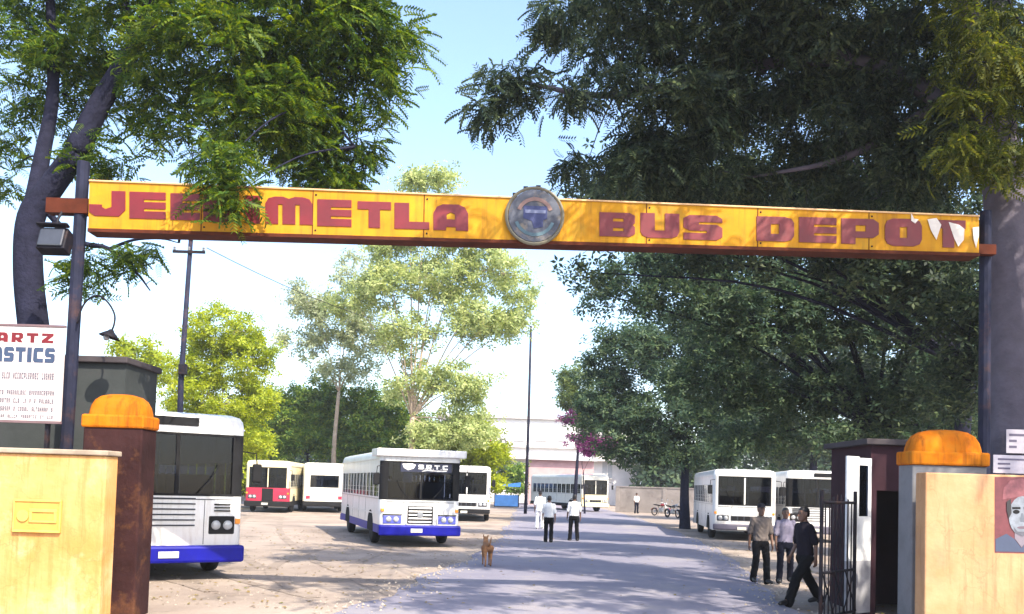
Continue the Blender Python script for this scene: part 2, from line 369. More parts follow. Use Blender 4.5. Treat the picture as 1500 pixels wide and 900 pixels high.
GLY = {
 'J': ([(.62,1),(1,1),(1,.25),(.82,0),(.15,0),(0,.15),(0,.45),(.35,.45),(.35,.36),(.45,.28),(.62,.36)], []),
 'E': ([(0,0),(1,0),(1,.28),(.40,.28),(.40,.375),(1,.375),(1,.625),(.40,.625),(.40,.72),(1,.72),(1,1),(0,1)], []),
 'D': ([(0,0),(.75,0),(.93,.07),(1,.24),(1,.76),(.93,.93),(.75,1),(0,1)], [[(.38,.3),(.38,.7),(.6,.7),(.6,.3)]]),
 'I': ([(0,0),(1,0),(1,1),(0,1)], []),
 'M': ([(0,0),(.27,0),(.27,.72),(.365,.72),(.365,0),(.635,0),(.635,.72),(.73,.72),(.73,0),(1,0),(1,.75),(.94,.93),(.8,1),(.62,1),(.5,.93),(.38,1),(.2,1),(.06,.93),(0,.75)], []),
 'T': ([(.33,0),(.67,0),(.67,.7),(1,.7),(1,1),(0,1),(0,.7),(.33,.7)], []),
 'L': ([(0,0),(1,0),(1,.28),(.42,.28),(.42,1),(0,1)], []),
 'A': ([(0,0),(.36,0),(.36,.13),(.64,.13),(.64,0),(1,0),(1,.66),(.9,.9),(.72,1),(.28,1),(.1,.9),(0,.66)], [[(.38,.42),(.38,.62),(.5,.7),(.62,.62),(.62,.42)]]),
 'B': ([(0,0),(.85,0),(1,.12),(1,.42),(.93,.5),(1,.58),(1,.88),(.85,1),(0,1)], [[(.38,.23),(.38,.36),(.68,.36),(.68,.23)], [(.38,.63),(.38,.76),(.68,.76),(.68,.63)]]),
 'U': ([(.2,0),(.8,0),(.95,.09),(1,.25),(1,1),(.63,1),(.63,.3),(.37,.3),(.37,1),(0,1),(0,.25),(.05,.09)], []),
 'S': ([(0,0),(.85,0),(1,.13),(1,.5),(.85,.63),(.4,.63),(.4,.72),(1,.72),(1,.87),(.85,1),(.15,1),(0,.87),(0,.5),(.15,.37),(.6,.37),(.6,.28),(0,.28)], []),
 'P': ([(0,0),(.38,0),(.38,.25),(.85,.25),(1,.4),(1,.85),(.85,1),(0,1)], [[(.38,.5),(.38,.74),(.65,.74),(.65,.5)]]),
 'O': ([(.22,0),(.78,0),(.94,.08),(1,.25),(1,.75),(.94,.92),(.78,1),(.22,1),(.06,.92),(0,.75),(0,.25),(.06,.08)], [[(.4,.3),(.4,.7),(.6,.7),(.6,.3)]]),
 'R': ([(0,0),(.36,0),(.36,.28),(.62,0),(1,0),(.78,.32),(1,.45),(1,.85),(.85,1),(0,1)], [[(.36,.52),(.36,.76),(.66,.76),(.66,.52)]]),
 'C': ([(.15,0),(1,0),(1,.28),(.4,.28),(.4,.72),(1,.72),(1,1),(.15,1),(0,.85),(0,.15)], []),
 'Z': ([(0,0),(1,0),(1,.26),(.5,.26),(1,.75),(1,1),(0,1),(0,.74),(.5,.74),(0,.25)], []),
 'N': ([(0,0),(.3,0),(.3,.55),(.7,0),(1,0),(1,1),(.7,1),(.7,.45),(.3,1),(0,1)], []),
 'Q': ([(.22,.1),(.7,.1),(.9,-.05),(1,.08),(.9,.22),(1,.4),(1,.75),(.8,1),(.22,1),(0,.75),(0,.35)], [[(.2,.4),(.2,.72),(.35,.82),(.68,.82),(.8,.7),(.8,.42),(.68,.3),(.35,.3)]]),
}
GCACHE = {}
def glyph(ch, depth):
    k = (ch, round(depth, 4))
    if k in GCACHE: return GCACHE[k]
    cu = bpy.data.curves.new('glyph', 'CURVE'); cu.dimensions = '2D'; cu.fill_mode = 'BOTH'; cu.extrude = .5
    out, holes = GLY[ch]
    for poly in [out] + holes:
        s = cu.splines.new('POLY'); s.points.add(len(poly)-1); s.use_cyclic_u = True
        for p, q in zip(s.points, poly): p.co = (q[0], q[1], 0, 1)
    ob = bpy.data.objects.new('glyph', cu); COL.objects.link(ob)
    dg = bpy.context.evaluated_depsgraph_get(); me = bpy.data.meshes.new_from_object(ob.evaluated_get(dg))
    V = np.array([v.co[:] for v in me.vertices]); Fc = [list(p.vertices) for p in me.polygons]
    bpy.data.objects.remove(ob); bpy.data.curves.remove(cu); bpy.data.meshes.remove(me)
    GCACHE[k] = (V, Fc); return V, Fc
def put_glyph(ch, p00, ux, uy, n, depth, mb=None):
    """unit glyph mapped to p00 + x*ux + y*uy, standing proud by depth along n"""
    V, Fc = glyph(ch, 1); mb = mb or MB()
    pts = [Vector(p00) + Vector(ux)*v[0] + Vector(uy)*v[1] + Vector(n)*(depth*(v[2]+.5)) for v in V]
    return mb.add(pts, Fc)
LET = [('J',131,184,280,317),('E',190,243,282,321),('E',250,293,284,323),('D',298,352,285,326),('I',360,381,287,328),('M',389,458,289,329),
       ('E',465,515,293,332),('T',524,573,296,334),('L',578,629,298,336),('A',635,686,300,338),
       ('B',878,930,312,347),('U',938,995,313,349),('S',1001,1058,316,352),('D',1108,1163,318,354),('E',1170,1225,319,356),
       ('P',1232,1287,321,358),('O',1296,1350,321,361),('T',1364,1414,323,363)]
for ch, x0, x1, y0, y1 in LET:
    xm = (x0+x1)/2; c0 = sp(xm, y1); c1 = sp(xm, y0); w = (sp(x1, y1) - sp(x0, y1)).dot(s_dir)
    slope = (BR - BL).normalized()
    put_glyph(ch, c0 - slope*w/2, slope*w, c1-c0, s_n, .012).build('letter', M_signred, sign)
for poly in ([(1358,322),(1371,320),(1378,330),(1371,352),(1363,338)], [(1389,326),(1404,330),(1412,336),(1411,352),(1403,362),(1397,350)], [(1424,334),(1433,333),(1433,346),(1429,364),(1425,350)], [(1334,312),(1338,321),(1345,322),(1340,328),(1334,324)]):
    MB().prism([sp(u, v, .0135) for u, v in poly], s_n*.004).build('flaked_paint', M_flake, sign)
for k in range(1, 8):
    u = 131 + k*163; a_ = on_plane(u, 300 + k*6, SA, s_n); t = (a_-TL).dot(s_dir)/(TR-TL).dot(s_dir); hi, lo = TL.lerp(TR, t), BL.lerp(BR, t)
    MB().prism([lo+s_n*.001, lo+s_dir*.012+s_n*.001, hi+s_dir*.012+s_n*.001, hi+s_n*.001], s_n*.005).build('sheet_joint', M_signdark, sign)
    for f in (.1, .9):
        q = lo.lerp(hi, f) + s_dir*.05; MB().lathe([(.014,0),(.014,-.008),(.006,-.012)], q, 'y', 8).build('bolt', M_steel, sign)
# emblem
EC = sp(783, 318); er = .42
def disc(c, r, z0, z1, n=28, sx=1, sz=1):
    return [Vector(c) + s_dir*r*sx*math.cos(2*math.pi*k/n) + Vector((0,0,1))*r*sz*math.sin(2*math.pi*k/n) + s_n*z0 for k in range(n)], s_n*(z1-z0)
emb = MB().prism(*disc(EC, er*.93, .01, .06)).build('emblem', mat('emblem_grey', (.13, .14, .17), .85, .45, 5.0, stain=(.30, .24, .16), stain_amt=.7, stain_scale=4), sign)
mb = MB(); n = 36
mb.tube([EC + s_n*.05 + s_dir*er*math.cos(2*math.pi*k/n) + Vector((0,0,er*math.sin(2*math.pi*k/n))) for k in range(n+1)], .025, 6, cap=False)
mb.build('emblem_ring', mat('emblem_rim', (.16, .14, .09), .5, .3, 4.0), emb)
def eq(pts): return [EC + s_dir*x*er + Vector((0,0,y*er)) + s_n*.062 for x, y in pts]
ring_pts = [(.66*math.cos(R_(t)), .66*math.sin(R_(t))) for t in range(20, 161, 10)]
MB().prism(eq(ring_pts + [(x*.80, y*.80) for x, y in reversed(ring_pts)]), s_n*.006).build('emblem_arc', mat('emblem_pink', (.26, .17, .15), .8), emb)
MB().prism(eq([(-.40,.34),(.44,.34),(.44,-.10),(.30,-.16),(.30,-.40),(-.02,-.46),(-.10,-.20),(-.40,-.10)]), s_n*.006).build('emblem_figure', mat('emblem_navy', (.06, .07, .15), .8), emb)
MB().prism([p + s_n*.007 for p in eq([(-.34,.20),(.38,.20),(.38,.08),(-.34,.08)])], s_n*.005).build('emblem_stripe', mat('emblem_pale', (.17, .19, .29), .8), emb)
lower = [(.74*math.cos(R_(t)), .74*math.sin(R_(t))) for t in range(200, 341, 10)]
MB().prism(eq(lower + [(x*.84, y*.84) for x, y in reversed(lower)]), s_n*.005).build('emblem_scroll', mat('emblem_teal', (.11, .17, .20), .8), emb)
for k in range(3):
    a = R_(84 + k*26); p = EC + s_dir*er*1.0*math.cos(a) + Vector((0,0,er*1.0*math.sin(a)))
    MB().box(p.x-.035, p.x+.035, p.y-.04, p.y+.01, p.z, p.z+.05).build('crown_tip', M_steel, emb)
# support posts of the sign
M_post = mat('post_blue_grey', (.022, .025, .05), .7, .4, 4.0, stain=(.16, .07, .03), stain_amt=.5)
pl = at(112, 300, 13.05)
MB().tube([(pl.x, 13.08, 0), (pl.x+.03, 13.08, 3), (pl.x+.06, 13.08, TL.z+.35)], .09, 10).build('post', M_post, sign)
MB().box(pl.x-.42, TL.x-.004, 12.98, 13.16, (TL.z+BL.z)/2-.10, (TL.z+BL.z)/2+.12).build('end_bracket', M_signdark, sign)
pr = at(1446, 350, 13.35)
MB().tube([(pr.x, 13.4, 0), (pr.x, 13.4, 3), (pr.x, 13.4, TR.z+.15)], .085, 10).build('post', M_post, sign)
MB().box(TR.x+.004, pr.x+.06, 13.2, 13.33, BR.z-.01, BR.z+.14).build('end_bracket', M_signdark, sign)

# loudspeaker and lamp on the left post
sk = at(84, 352, 12.9)
spk = empty('floodlight', sk, 0, 'dark boxy floodlight hung on the sign post under the end bracket', 'lamp')
tl = Matrix.Rotation(R_(-18), 3, 'X')
def tb_(x0, x1, y0, y1, z0, z1): 
    m_ = MB().cbox(x0, x1, y0, y1, z0, z1, .02); m_.v = [tuple(sk + tl @ Vector(p)) for p in m_.v]; return m_
tb_(-.24, .18, -.10, .12, -.20, .15).build('housing', M_steel, spk)
tb_(-.21, .15, -.13, -.102, -.17, .12).build('lens', mat('floodlight_lens', (.05, .055, .07), .15, .2, 4.0), spk)
tb_(-.26, .20, -.20, -.09, .152, .17).build('hood', M_steel, spk)
MB().tube([sk + Vector((-.03, 0, .14)), sk + Vector((-.03, .05, .34)), sk + Vector((.0, .10, .46))], .02, 6).build('bracket', M_steel, spk)
lh = at(158, 487, 12.95)
gl = empty('gooseneck_lamp', at(112, 470, 12.95), 0, 'gooseneck lamp with small dark cone shade on the sign post', 'lamp')
pts = [at(u, v, 12.95) for u, v in ((113,474),(118,456),(126,442),(138,434),(150,436),(161,447),(168,462),(167,476),(163,486))]
MB().tube(catmull(pts, 4), .014, 8).build('gooseneck', M_steel, gl, smooth=True)
ax = Vector((-.25, -.1, -1)).normalized(); mb = MB(); sh = []
u_ = ax.orthogonal().normalized(); w_ = ax.cross(u_)
for r, h in ((.03,-.02),(.05,.01),(.10,.05),(.155,.10),(.145,.10),(.09,.055),(.03,.02)): sh.append((lh + Vector((.05,0,.02)) + ax*h, r, r, u_, w_))
mb.rings(sh).build('lamp_shade', M_steel, gl, smooth=True)
MB().lathe([(.0,-.06),(.035,-.045),(.045,-.01),(.03,.03),(.02,.05)], lh + ax*.07, 'z', 10).build('bulb', M_lamp, gl, smooth=True)

# ------------------------------------------------------------------ gate pillars and walls
M_gold = mat('ochre_wall_paint', (.60, .36, .15), .9, .2, 1.4, col2=(.52, .25, .075), bump=.25, bscale=14, stain=(.66, .47, .27), stain_amt=.8, stain_scale=1.0, streak=(.36, .17, .05), streak_amt=.7, cracks=True, spec=.2)
M_peach = mat('peach_wall_paint', (.50, .31, .17), .9, .2, 1.4, col2=(.40, .21, .10), bump=.25, bscale=14, stain=(.34, .21, .13), stain_amt=.6, stain_scale=2.2, streak=(.26, .15, .08), streak_amt=.7, cracks=True, spec=.2)
M_cap = mat('orange_cap_paint', (.62, .20, .006), .9, .3, 2.4, col2=(.38, .09, .003), stain=(.20, .09, .02), stain_amt=.6, bump=.35, bscale=10, spec=.15, streak=(.12, .035, .006), streak_amt=.85)
M_maroon = mat('maroon_shade_dapple', (.045, .018, .018), .9, .5, 2.0, bump=.3, stain=(.20, .085, .03), stain_amt=.6, stain_scale=1.7)  # tree shade painted as the dark base, dappled sun as the orange stain
M_palegrey = mat('pale_plaster', (.22, .22, .23), .9, .3, 2.0, bump=.3, stain=(.12, .11, .11), stain_amt=.7, stain_scale=2.0)
def cap(parent, cx, cy, z, hw, hd, h, m):
    MB().cbox(cx-hw, cx+hw, cy-hd, cy+hd, z, z+h*.40, .03).build('cap_slab', m, parent)
    mb = MB(); n = 14
    prof = [(.90, 0), (.885, .10), (.84, .28), (.74, .46), (.58, .58), (.36, .64), (.12, .66)]
    vs = []; fs = []; K = 24
    for k_, hh in prof:
        for j in range(K):
            a = 2*math.pi*j/K; c, s = math.cos(a), math.sin(a); e = .38
            vs.append((cx + hw*k_*math.copysign(abs(c)**e, c), cy + hd*k_*math.copysign(abs(s)**e, s), z + h*.40 + h*hh))
    for i in range(len(prof)-1):
        for j in range(K): fs.append((i*K+j, i*K+(j+1) % K, (i+1)*K+(j+1) % K, (i+1)*K+j))
    fs.append(tuple((len(prof)-1)*K+j for j in range(K)))
    mb.add(vs, fs).build('cap_dome', m, parent, smooth=True)
# left pillar
a = at(122, 630, 12.25); b = at(230, 632, 12.75)
p1 = empty('gate_pillar', ((a.x+b.x)/2, 12.5, 0), 0, 'maroon gate pillar with tree shade painted into its colour, topped by an orange domed cap beside the ochre wall', 'pillar')
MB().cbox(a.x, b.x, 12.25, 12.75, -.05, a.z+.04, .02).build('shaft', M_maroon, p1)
cap(p1, (a.x+b.x)/2, 12.5, a.z+.04, (b.x-a.x)/2+.03, .28, .46, M_cap)
# right pillar
a = at(1316, 686, 12.95); b = at(1446, 690, 12.5)
p2 = empty('gate_pillar', ((a.x+b.x)/2, 12.72, 0), 0, 'pale plastered gate pillar topped by an orange domed cap above the peach wall', 'pillar')
MB().cbox(a.x, b.x, 12.5, 12.95, -.05, a.z+.04, .02).build('shaft', M_palegrey, p2)
cap(p2, (a.x+b.x)/2, 12.72, a.z+.04, (b.x-a.x)/2+.03, .26, .49, M_cap)
# left wall
a = at(174, 664, 11.85); b = at(0, 654, 11.5)
w1 = empty('gate_wall', (a.x-2.0, 11.65, 0), 0, 'sunlit ochre gate wall with a small embossed plaque on it', 'wall')
MB().cbox(a.x-4.5, a.x, 11.5, 11.85, -.05, a.z-.05, .02).build('wall_panel', M_gold, w1)
MB().cbox(a.x-4.55, a.x+.03, 11.46, 11.89, a.z-.048, a.z+.02, .015).build('coping', mat('coping_grey', (.42, .34, .26), .9, .4, 3.0), w1)
M_plq = mat('plaque_gold', (.72, .46, .10), .6, .25, 6.0); M_plq2 = mat('plaque_ochre', (.62, .36, .07), .6, .25, 6.0)
q0 = at(20, 779, 11.5); q1 = at(92, 733, 11.5)
pq = MB().cbox(q0.x, q1.x, 11.47, 11.499, q0.z, q1.z, .006).build('plaque', M_plq2, w1)
def pb(u0, v0, u1, v1, nm, m):
    W = q1.x-q0.x; H = q1.z-q0.z
    MB().cbox(q0.x+u0*W, q0.x+u1*W, 11.455, 11.4698, q0.z+v0*H, q0.z+v1*H, .004).build(nm, m, pq)
for r in ((0,0,1,.07),(0,.93,1,1),(0,.075,.03,.925),(.97,.075,1,.925)): pb(*r, 'plaque_border', M_plq)
for r in ((.34,.62,.92,.72),(.34,.30,.92,.36),(.34,.36,.40,.62),(.86,.36,.92,.62)): pb(*r, 'plaque_relief', M_plq)
MB().lathe([(.0,0),(.075,0),(.075,.014),(.05,.02),(0,.02)], (q0.x+.13, 11.4695-.02, (q0.z+q1.z)/2), 'y', 18).build('plaque_medallion', M_plq, pq)
# right wall
a = at(1356, 690, 11.9)
w2 = empty('gate_wall', (a.x+1.7, 12.05, 0), 0, 'stained peach gate wall carrying a portrait poster', 'wall')
MB().cbox(a.x, a.x+4.5, 11.9, 12.2, -.05, a.z-.02, .02).build('wall_panel', M_peach, w2)
WT = a.z
# portrait poster, pasted flat
M_pm = mat('poster_maroon', (.16, .035, .045), .6, .4, 7.0); M_pr = mat('poster_red', (.24, .075, .09), .6, .4, 14.0)
po = empty('portrait_poster', at(1500, 811, 11.9), 0, 'portrait poster of a face under a dark red cap, pasted on the peach wall', 'poster')
def pp(u, v, k): p = at(u, v, 11.9); return Vector((p.x, 11.899 - .0025*k, p.z))
def sheet(nm, pts, k, m): MB().prism([pp(u, v, k) for u, v in pts], (0, -.0015, 0)).build(nm, m, po)
def ell(cx, cy, rx, ry, n=20): return [(cx + rx*math.cos(2*math.pi*i/n), cy + ry*math.sin(2*math.pi*i/n)) for i in range(n)]
M_hair_p = mat('poster_black', (.02, .018, .022), .6)
sheet('paper', [(1457,699),(1548,699),(1548,812),(1457,810)], 0, M_pm)
sheet('cap_print', [(1468,732),(1470,715),(1480,704),(1496,701),(1513,706),(1524,718),(1527,736),(1512,731),(1490,728)], 1, M_pr)
sheet('jacket_print', [(1458,790),(1474,782),(1486,790),(1496,803),(1508,788),(1526,780),(1546,788),(1546,810),(1458,808)], 1, mat('poster_navy', (.05, .07, .13), .6))
sheet('neck_print', [(1486,772),(1508,772),(1508,788),(1496,802),(1486,789)], 2, mat('poster_lilac', (.20, .17, .21), .6))
sheet('face_print', ell(1497, 756, 20, 29), 3, mat('poster_skin', (.24, .27, .32), .6, .5, 9.0))
sheet('hair_print', [(1474,735),(1480,731),(1481,752),(1477,760),(1474,748)], 4, M_hair_p)
sheet('cheek_print', [(1503,748),(1516,752),(1513,772),(1503,783),(1498,784),(1506,770)], 3.6, mat('poster_cheek', (.17, .19, .24), .6, .4, 9.0))
sheet('beard_print', [(1484,772),(1490,779),(1504,779),(1511,771),(1507,782),(1497,786),(1487,781)], 3.8, mat('poster_beard', (.11, .11, .14), .6, .4, 9.0))
for ex in (1488, 1505):
    sheet('brow_print', [(ex-6,743),(ex+6,743),(ex+6,746),(ex-6,746)], 4, M_dark); sheet('eye_print', ell(ex, 750, 5, 3, 12), 4, M_dark)
sheet('nose_print', [(1495,752),(1498,752),(1501,765),(1494,765)], 4, mat('poster_shadow', (.13, .15, .19), .6))
sheet('mouth_print', ell(1497, 773, 8, 2, 12), 4, mat('poster_lip', (.13, .09, .12), .6))

# board with painted lettering above the left wall
M_brd = mat('board_white', (.66, .58, .56), .6, .2, 2.0, stain=(.40, .34, .32), stain_amt=.5)
BY = 11.95
bd = empty('shop_board', at(10, 655, BY), 0, 'white painted board with red and blue lettering on posts above the ochre wall', 'sign')
c0 = at(88, 618, BY); c1 = at(88, 480, BY); bx0 = c0.x - 1.7
MB().cbox(bx0, c0.x, BY, BY+.04, c0.z, c1.z, .006).build('board_panel', M_brd, bd)
for (x0, x1, z0, z1) in ((bx0, c0.x, c1.z+.002, c1.z+.03), (bx0, c0.x, c0.z-.03, c0.z-.002)): MB().box(x0, x1, BY-.012, BY+.05, z0, z1).build('board_frame', mat('board_frame_paint', (.18, .12, .13), .7), bd)
for xx in (bx0+.25, c0.x-.2): MB().box(xx-.025, xx+.025, BY+.045, BY+.10, 1.0, c1.z-.05).build('post', M_steel, bd)
def btext(s, u1, v0, v1, w, gap, m):
    z0 = at(40, v1, BY).z; z1 = at(40, v0, BY).z; x = at(u1, v1, BY).x
    for ch in reversed(s):
        if ch == 'I': put_glyph(ch, (x-w*.45, BY-.0005, z0), (w*.45, 0, 0), (0, 0, z1-z0), (0, -1, 0), .004).build('letter', m, bd); x -= w*.45 + gap; continue
        if ch != ' ': put_glyph(ch, (x-w, BY-.0005, z0), (w, 0, 0), (0, 0, z1-z0), (0, -1, 0), .004).build('letter', m, bd)
        x -= w + gap
btext('PARTZ', 78, 488, 502, .155, .05, M_signred)
btext('LASTICS', 80, 509, 531, .135, .022, mat('letter_teal', (.035, .06, .12), .6))
r = random.Random(2)
for v0, v1 in ((546,556),(572,579),(584,591),(596,603),(608,613)):
    x = c0.x - .04 - r.random()*.08; z0 = at(40, v1, BY).z; z1 = at(40, v0, BY).z
    while x > bx0 + .1:
        w = r.uniform(.016, .024)
        put_glyph(r.choice('EARSNDOCLTP'), (x-w, BY-.0005, z0), (w, 0, 0), (0, 0, z1-z0), (0, -1, 0), .003).build('small_print', mat('letter_black', (.13, .12, .15), .6), bd)
        x -= w + (.008 if r.random() < .82 else .045)

# notices on the tree trunk above the right wall are added with the tree
# grey cabin behind the left pillar
M_cab = mat('cabin_grey_green', (.055, .062, .062), .85, .3, 1.2, bump=.2, stain=(.05, .045, .05), stain_amt=.6)
a = at(234, 527, 14.7); a = Vector((a.x, 13.5, at(234, 527, 13.5).z))
cb = empty('gate_cabin', (a.x-1.2, 14.2, 0), 0, 'flat roofed grey green cabin behind the maroon gate pillar', 'cabin')
MB().box(a.x-3.6, a.x-.03, 13.5, 14.7, -.05, a.z-.08).build('wall', M_cab, cb)
MB().cbox(a.x-3.66, a.x+.02, 13.42, 14.78, a.z-.078, a.z+.02, .015).build('roof_slab', mat('slab_dark', (.07, .06, .065), .9), cb)
# dark guard cabin behind the right pillar, with open white shutter
M_gc = mat('guard_cabin_wall', (.05, .022, .03), .9, .4, 2.0)
a = at(1276, 652, 14.6); b = at(1400, 652, 14.6)
gc = empty('guard_cabin', ((a.x+b.x)/2, 15.6, 0), 0, 'dark maroon guard cabin with an open doorway behind the pale gate pillar', 'cabin')
mb = MB(); mb.box(a.x, a.x+.10, 14.6, 16.4, -.05, a.z); mb.box(b.x-.1, b.x, 14.6, 16.4, -.05, a.z); mb.box(a.x+.1, b.x-.1, 16.3, 16.4, -.05, a.z); mb.box(a.x+.62, b.x-.1, 14.6, 14.7, -.05, a.z); mb.box(a.x+.1, a.x+.62, 14.6, 14.7, 2.05, a.z)
mb.build('wall', M_gc, gc)
MB().cbox(a.x-.12, b.x+.12, 14.48, 16.5, a.z+.002, a.z+.10, .015).build('roof_slab', mat('slab_dark', (.07, .06, .065), .9), gc)
s0 = at(1241, 680, 14.3); s1 = at(1277, 680, 14.58)
sd = Vector((s1.x-s0.x, s1.y-s0.y, 0)); L = sd.length; sd.normalize(); sn = Vector((sd.y, -sd.x, 0))
def spn(t0, t1, z0, z1, nm, m, th=.03):
    P = lambda t, z: Vector((s0.x, s0.y, z)) + sd*t*L
    return MB().prism([P(t0, z0), P(t1, z0), P(t1, z1), P(t0, z1)], sn*-th).build(nm, m, shut)
shut = empty('cabin_shutter', (s0.x, s0.y, 0), 0, 'white sheet metal door leaf with a slim window, standing open against the guard cabin', 'door')
zt = at(1241, 668, 14.3).z
M_sht = mat('shutter_white', (.72, .74, .76), .5, .2, 2.0, stain=(.35, .30, .30), stain_amt=.6, stain_scale=3.0)
spn(0, .5, .9, zt, 'panel', M_sht); spn(.503, 1, .9, 1.62, 'panel', M_sht); spn(.86, 1, 1.623, zt-.02, 'stile', M_sht); spn(.503, .857, zt-.14, zt-.02, 'rail', M_sht); spn(0, 1, .06, .897, 'kick_panel', mat('kick_panel_paint', (.40, .40, .44), .6, .4, 3.0), .03)
spn(.505, .855, 1.625, zt-.145, 'pane', M_glass, .006)
# open iron gate leaf
ig = empty('iron_gate', (5.2, 14.0, 0), 0, 'open black iron gate leaf of upright bars with crossed braces below', 'gate')
E0 = Vector((at(1203, 800, 13.35).x, 13.35, 0)); E1 = Vector((at(1252, 800, 14.2).x, 14.2, 0)); ed = (E1-E0); EL = ed.length
def gpnt(t, z): return E0 + ed*t + Vector((0, 0, z))
for t in (0, 1): MB().tube([gpnt(t, .04), gpnt(t, 2.02)], .03, 8).build('gate_stile', M_steel, ig)
for z in (.12, .78, 1.84): MB().tube([gpnt(0, z), gpnt(1, z)], .022, 8).build('gate_rail', M_steel, ig)
for k in range(1, 9): MB().tube([gpnt(k/9, .12), gpnt(k/9, 1.98 - .16*abs(k-4.5)/4.5)], .011, 6).build('bar', M_steel, ig)
for k in range(3):
    MB().tube([gpnt(k/3, .13), gpnt((k+1)/3, .77)], .013, 6).build('brace', M_steel, ig); MB().tube([gpnt((k+1)/3, .13)+Vector((.02,-.02,0)), gpnt(k/3, .77)+Vector((.02,-.02,0))], .013, 6).build('brace', M_steel, ig)
# ------------------------------------------------------------------ buses
WHEEL = {}
def wheel_mesh():
    if not WHEEL:
        WHEEL['tyre'] = MB().lathe([(.27,-.12),(.40,-.13),(.46,-.11),(.485,-.06),(.485,.06),(.46,.11),(.40,.13),(.27,.12)], (0,0,0), 'x', 24).mesh('tyre')
        WHEEL['tyre'].materials.append(M_dark)
        WHEEL['rim'] = MB().lathe([(.275,-.118),(.24,-.06),(.14,-.04),(.13,-.10),(.05,-.12),(.001,-.12),(.001,.12),(.05,.12),(.13,.10),(.14,.04),(.24,.06),(.275,.118)], (0,0,0), 'x', 24).mesh('rim')
        WHEEL['rim'].materials.append(mat('rim_grey', (.22, .22, .24), .6, .3, 5.0))
        for m in WHEEL.values(): m.polygons.foreach_set('use_smooth', [True]*len(m.polygons))
        mb = MB(); mb.cbox(-.48,.48,0,.12,.45,.55,.02); mb.cbox(-.48,.48,.10,.20,.5,1.15,.03); mb.box(-.42,-.38,.02,.06,0,.45); mb.box(.38,.42,.02,.06,0,.45)
        WHEEL['seat'] = mb.mesh('seat'); WHEEL['seat'].materials.append(M_seat)
        mb = MB(); mb.lathe([(.17,-.012),(.195,0),(.17,.012)], (0,0,0), 'z', 20); mb.box(-.18,.18,-.012,.012,-.008,.008)
        WHEEL['steer'] = mb.mesh('steering_wheel'); WHEEL['steer'].materials.append(M_dark)
    return WHEEL
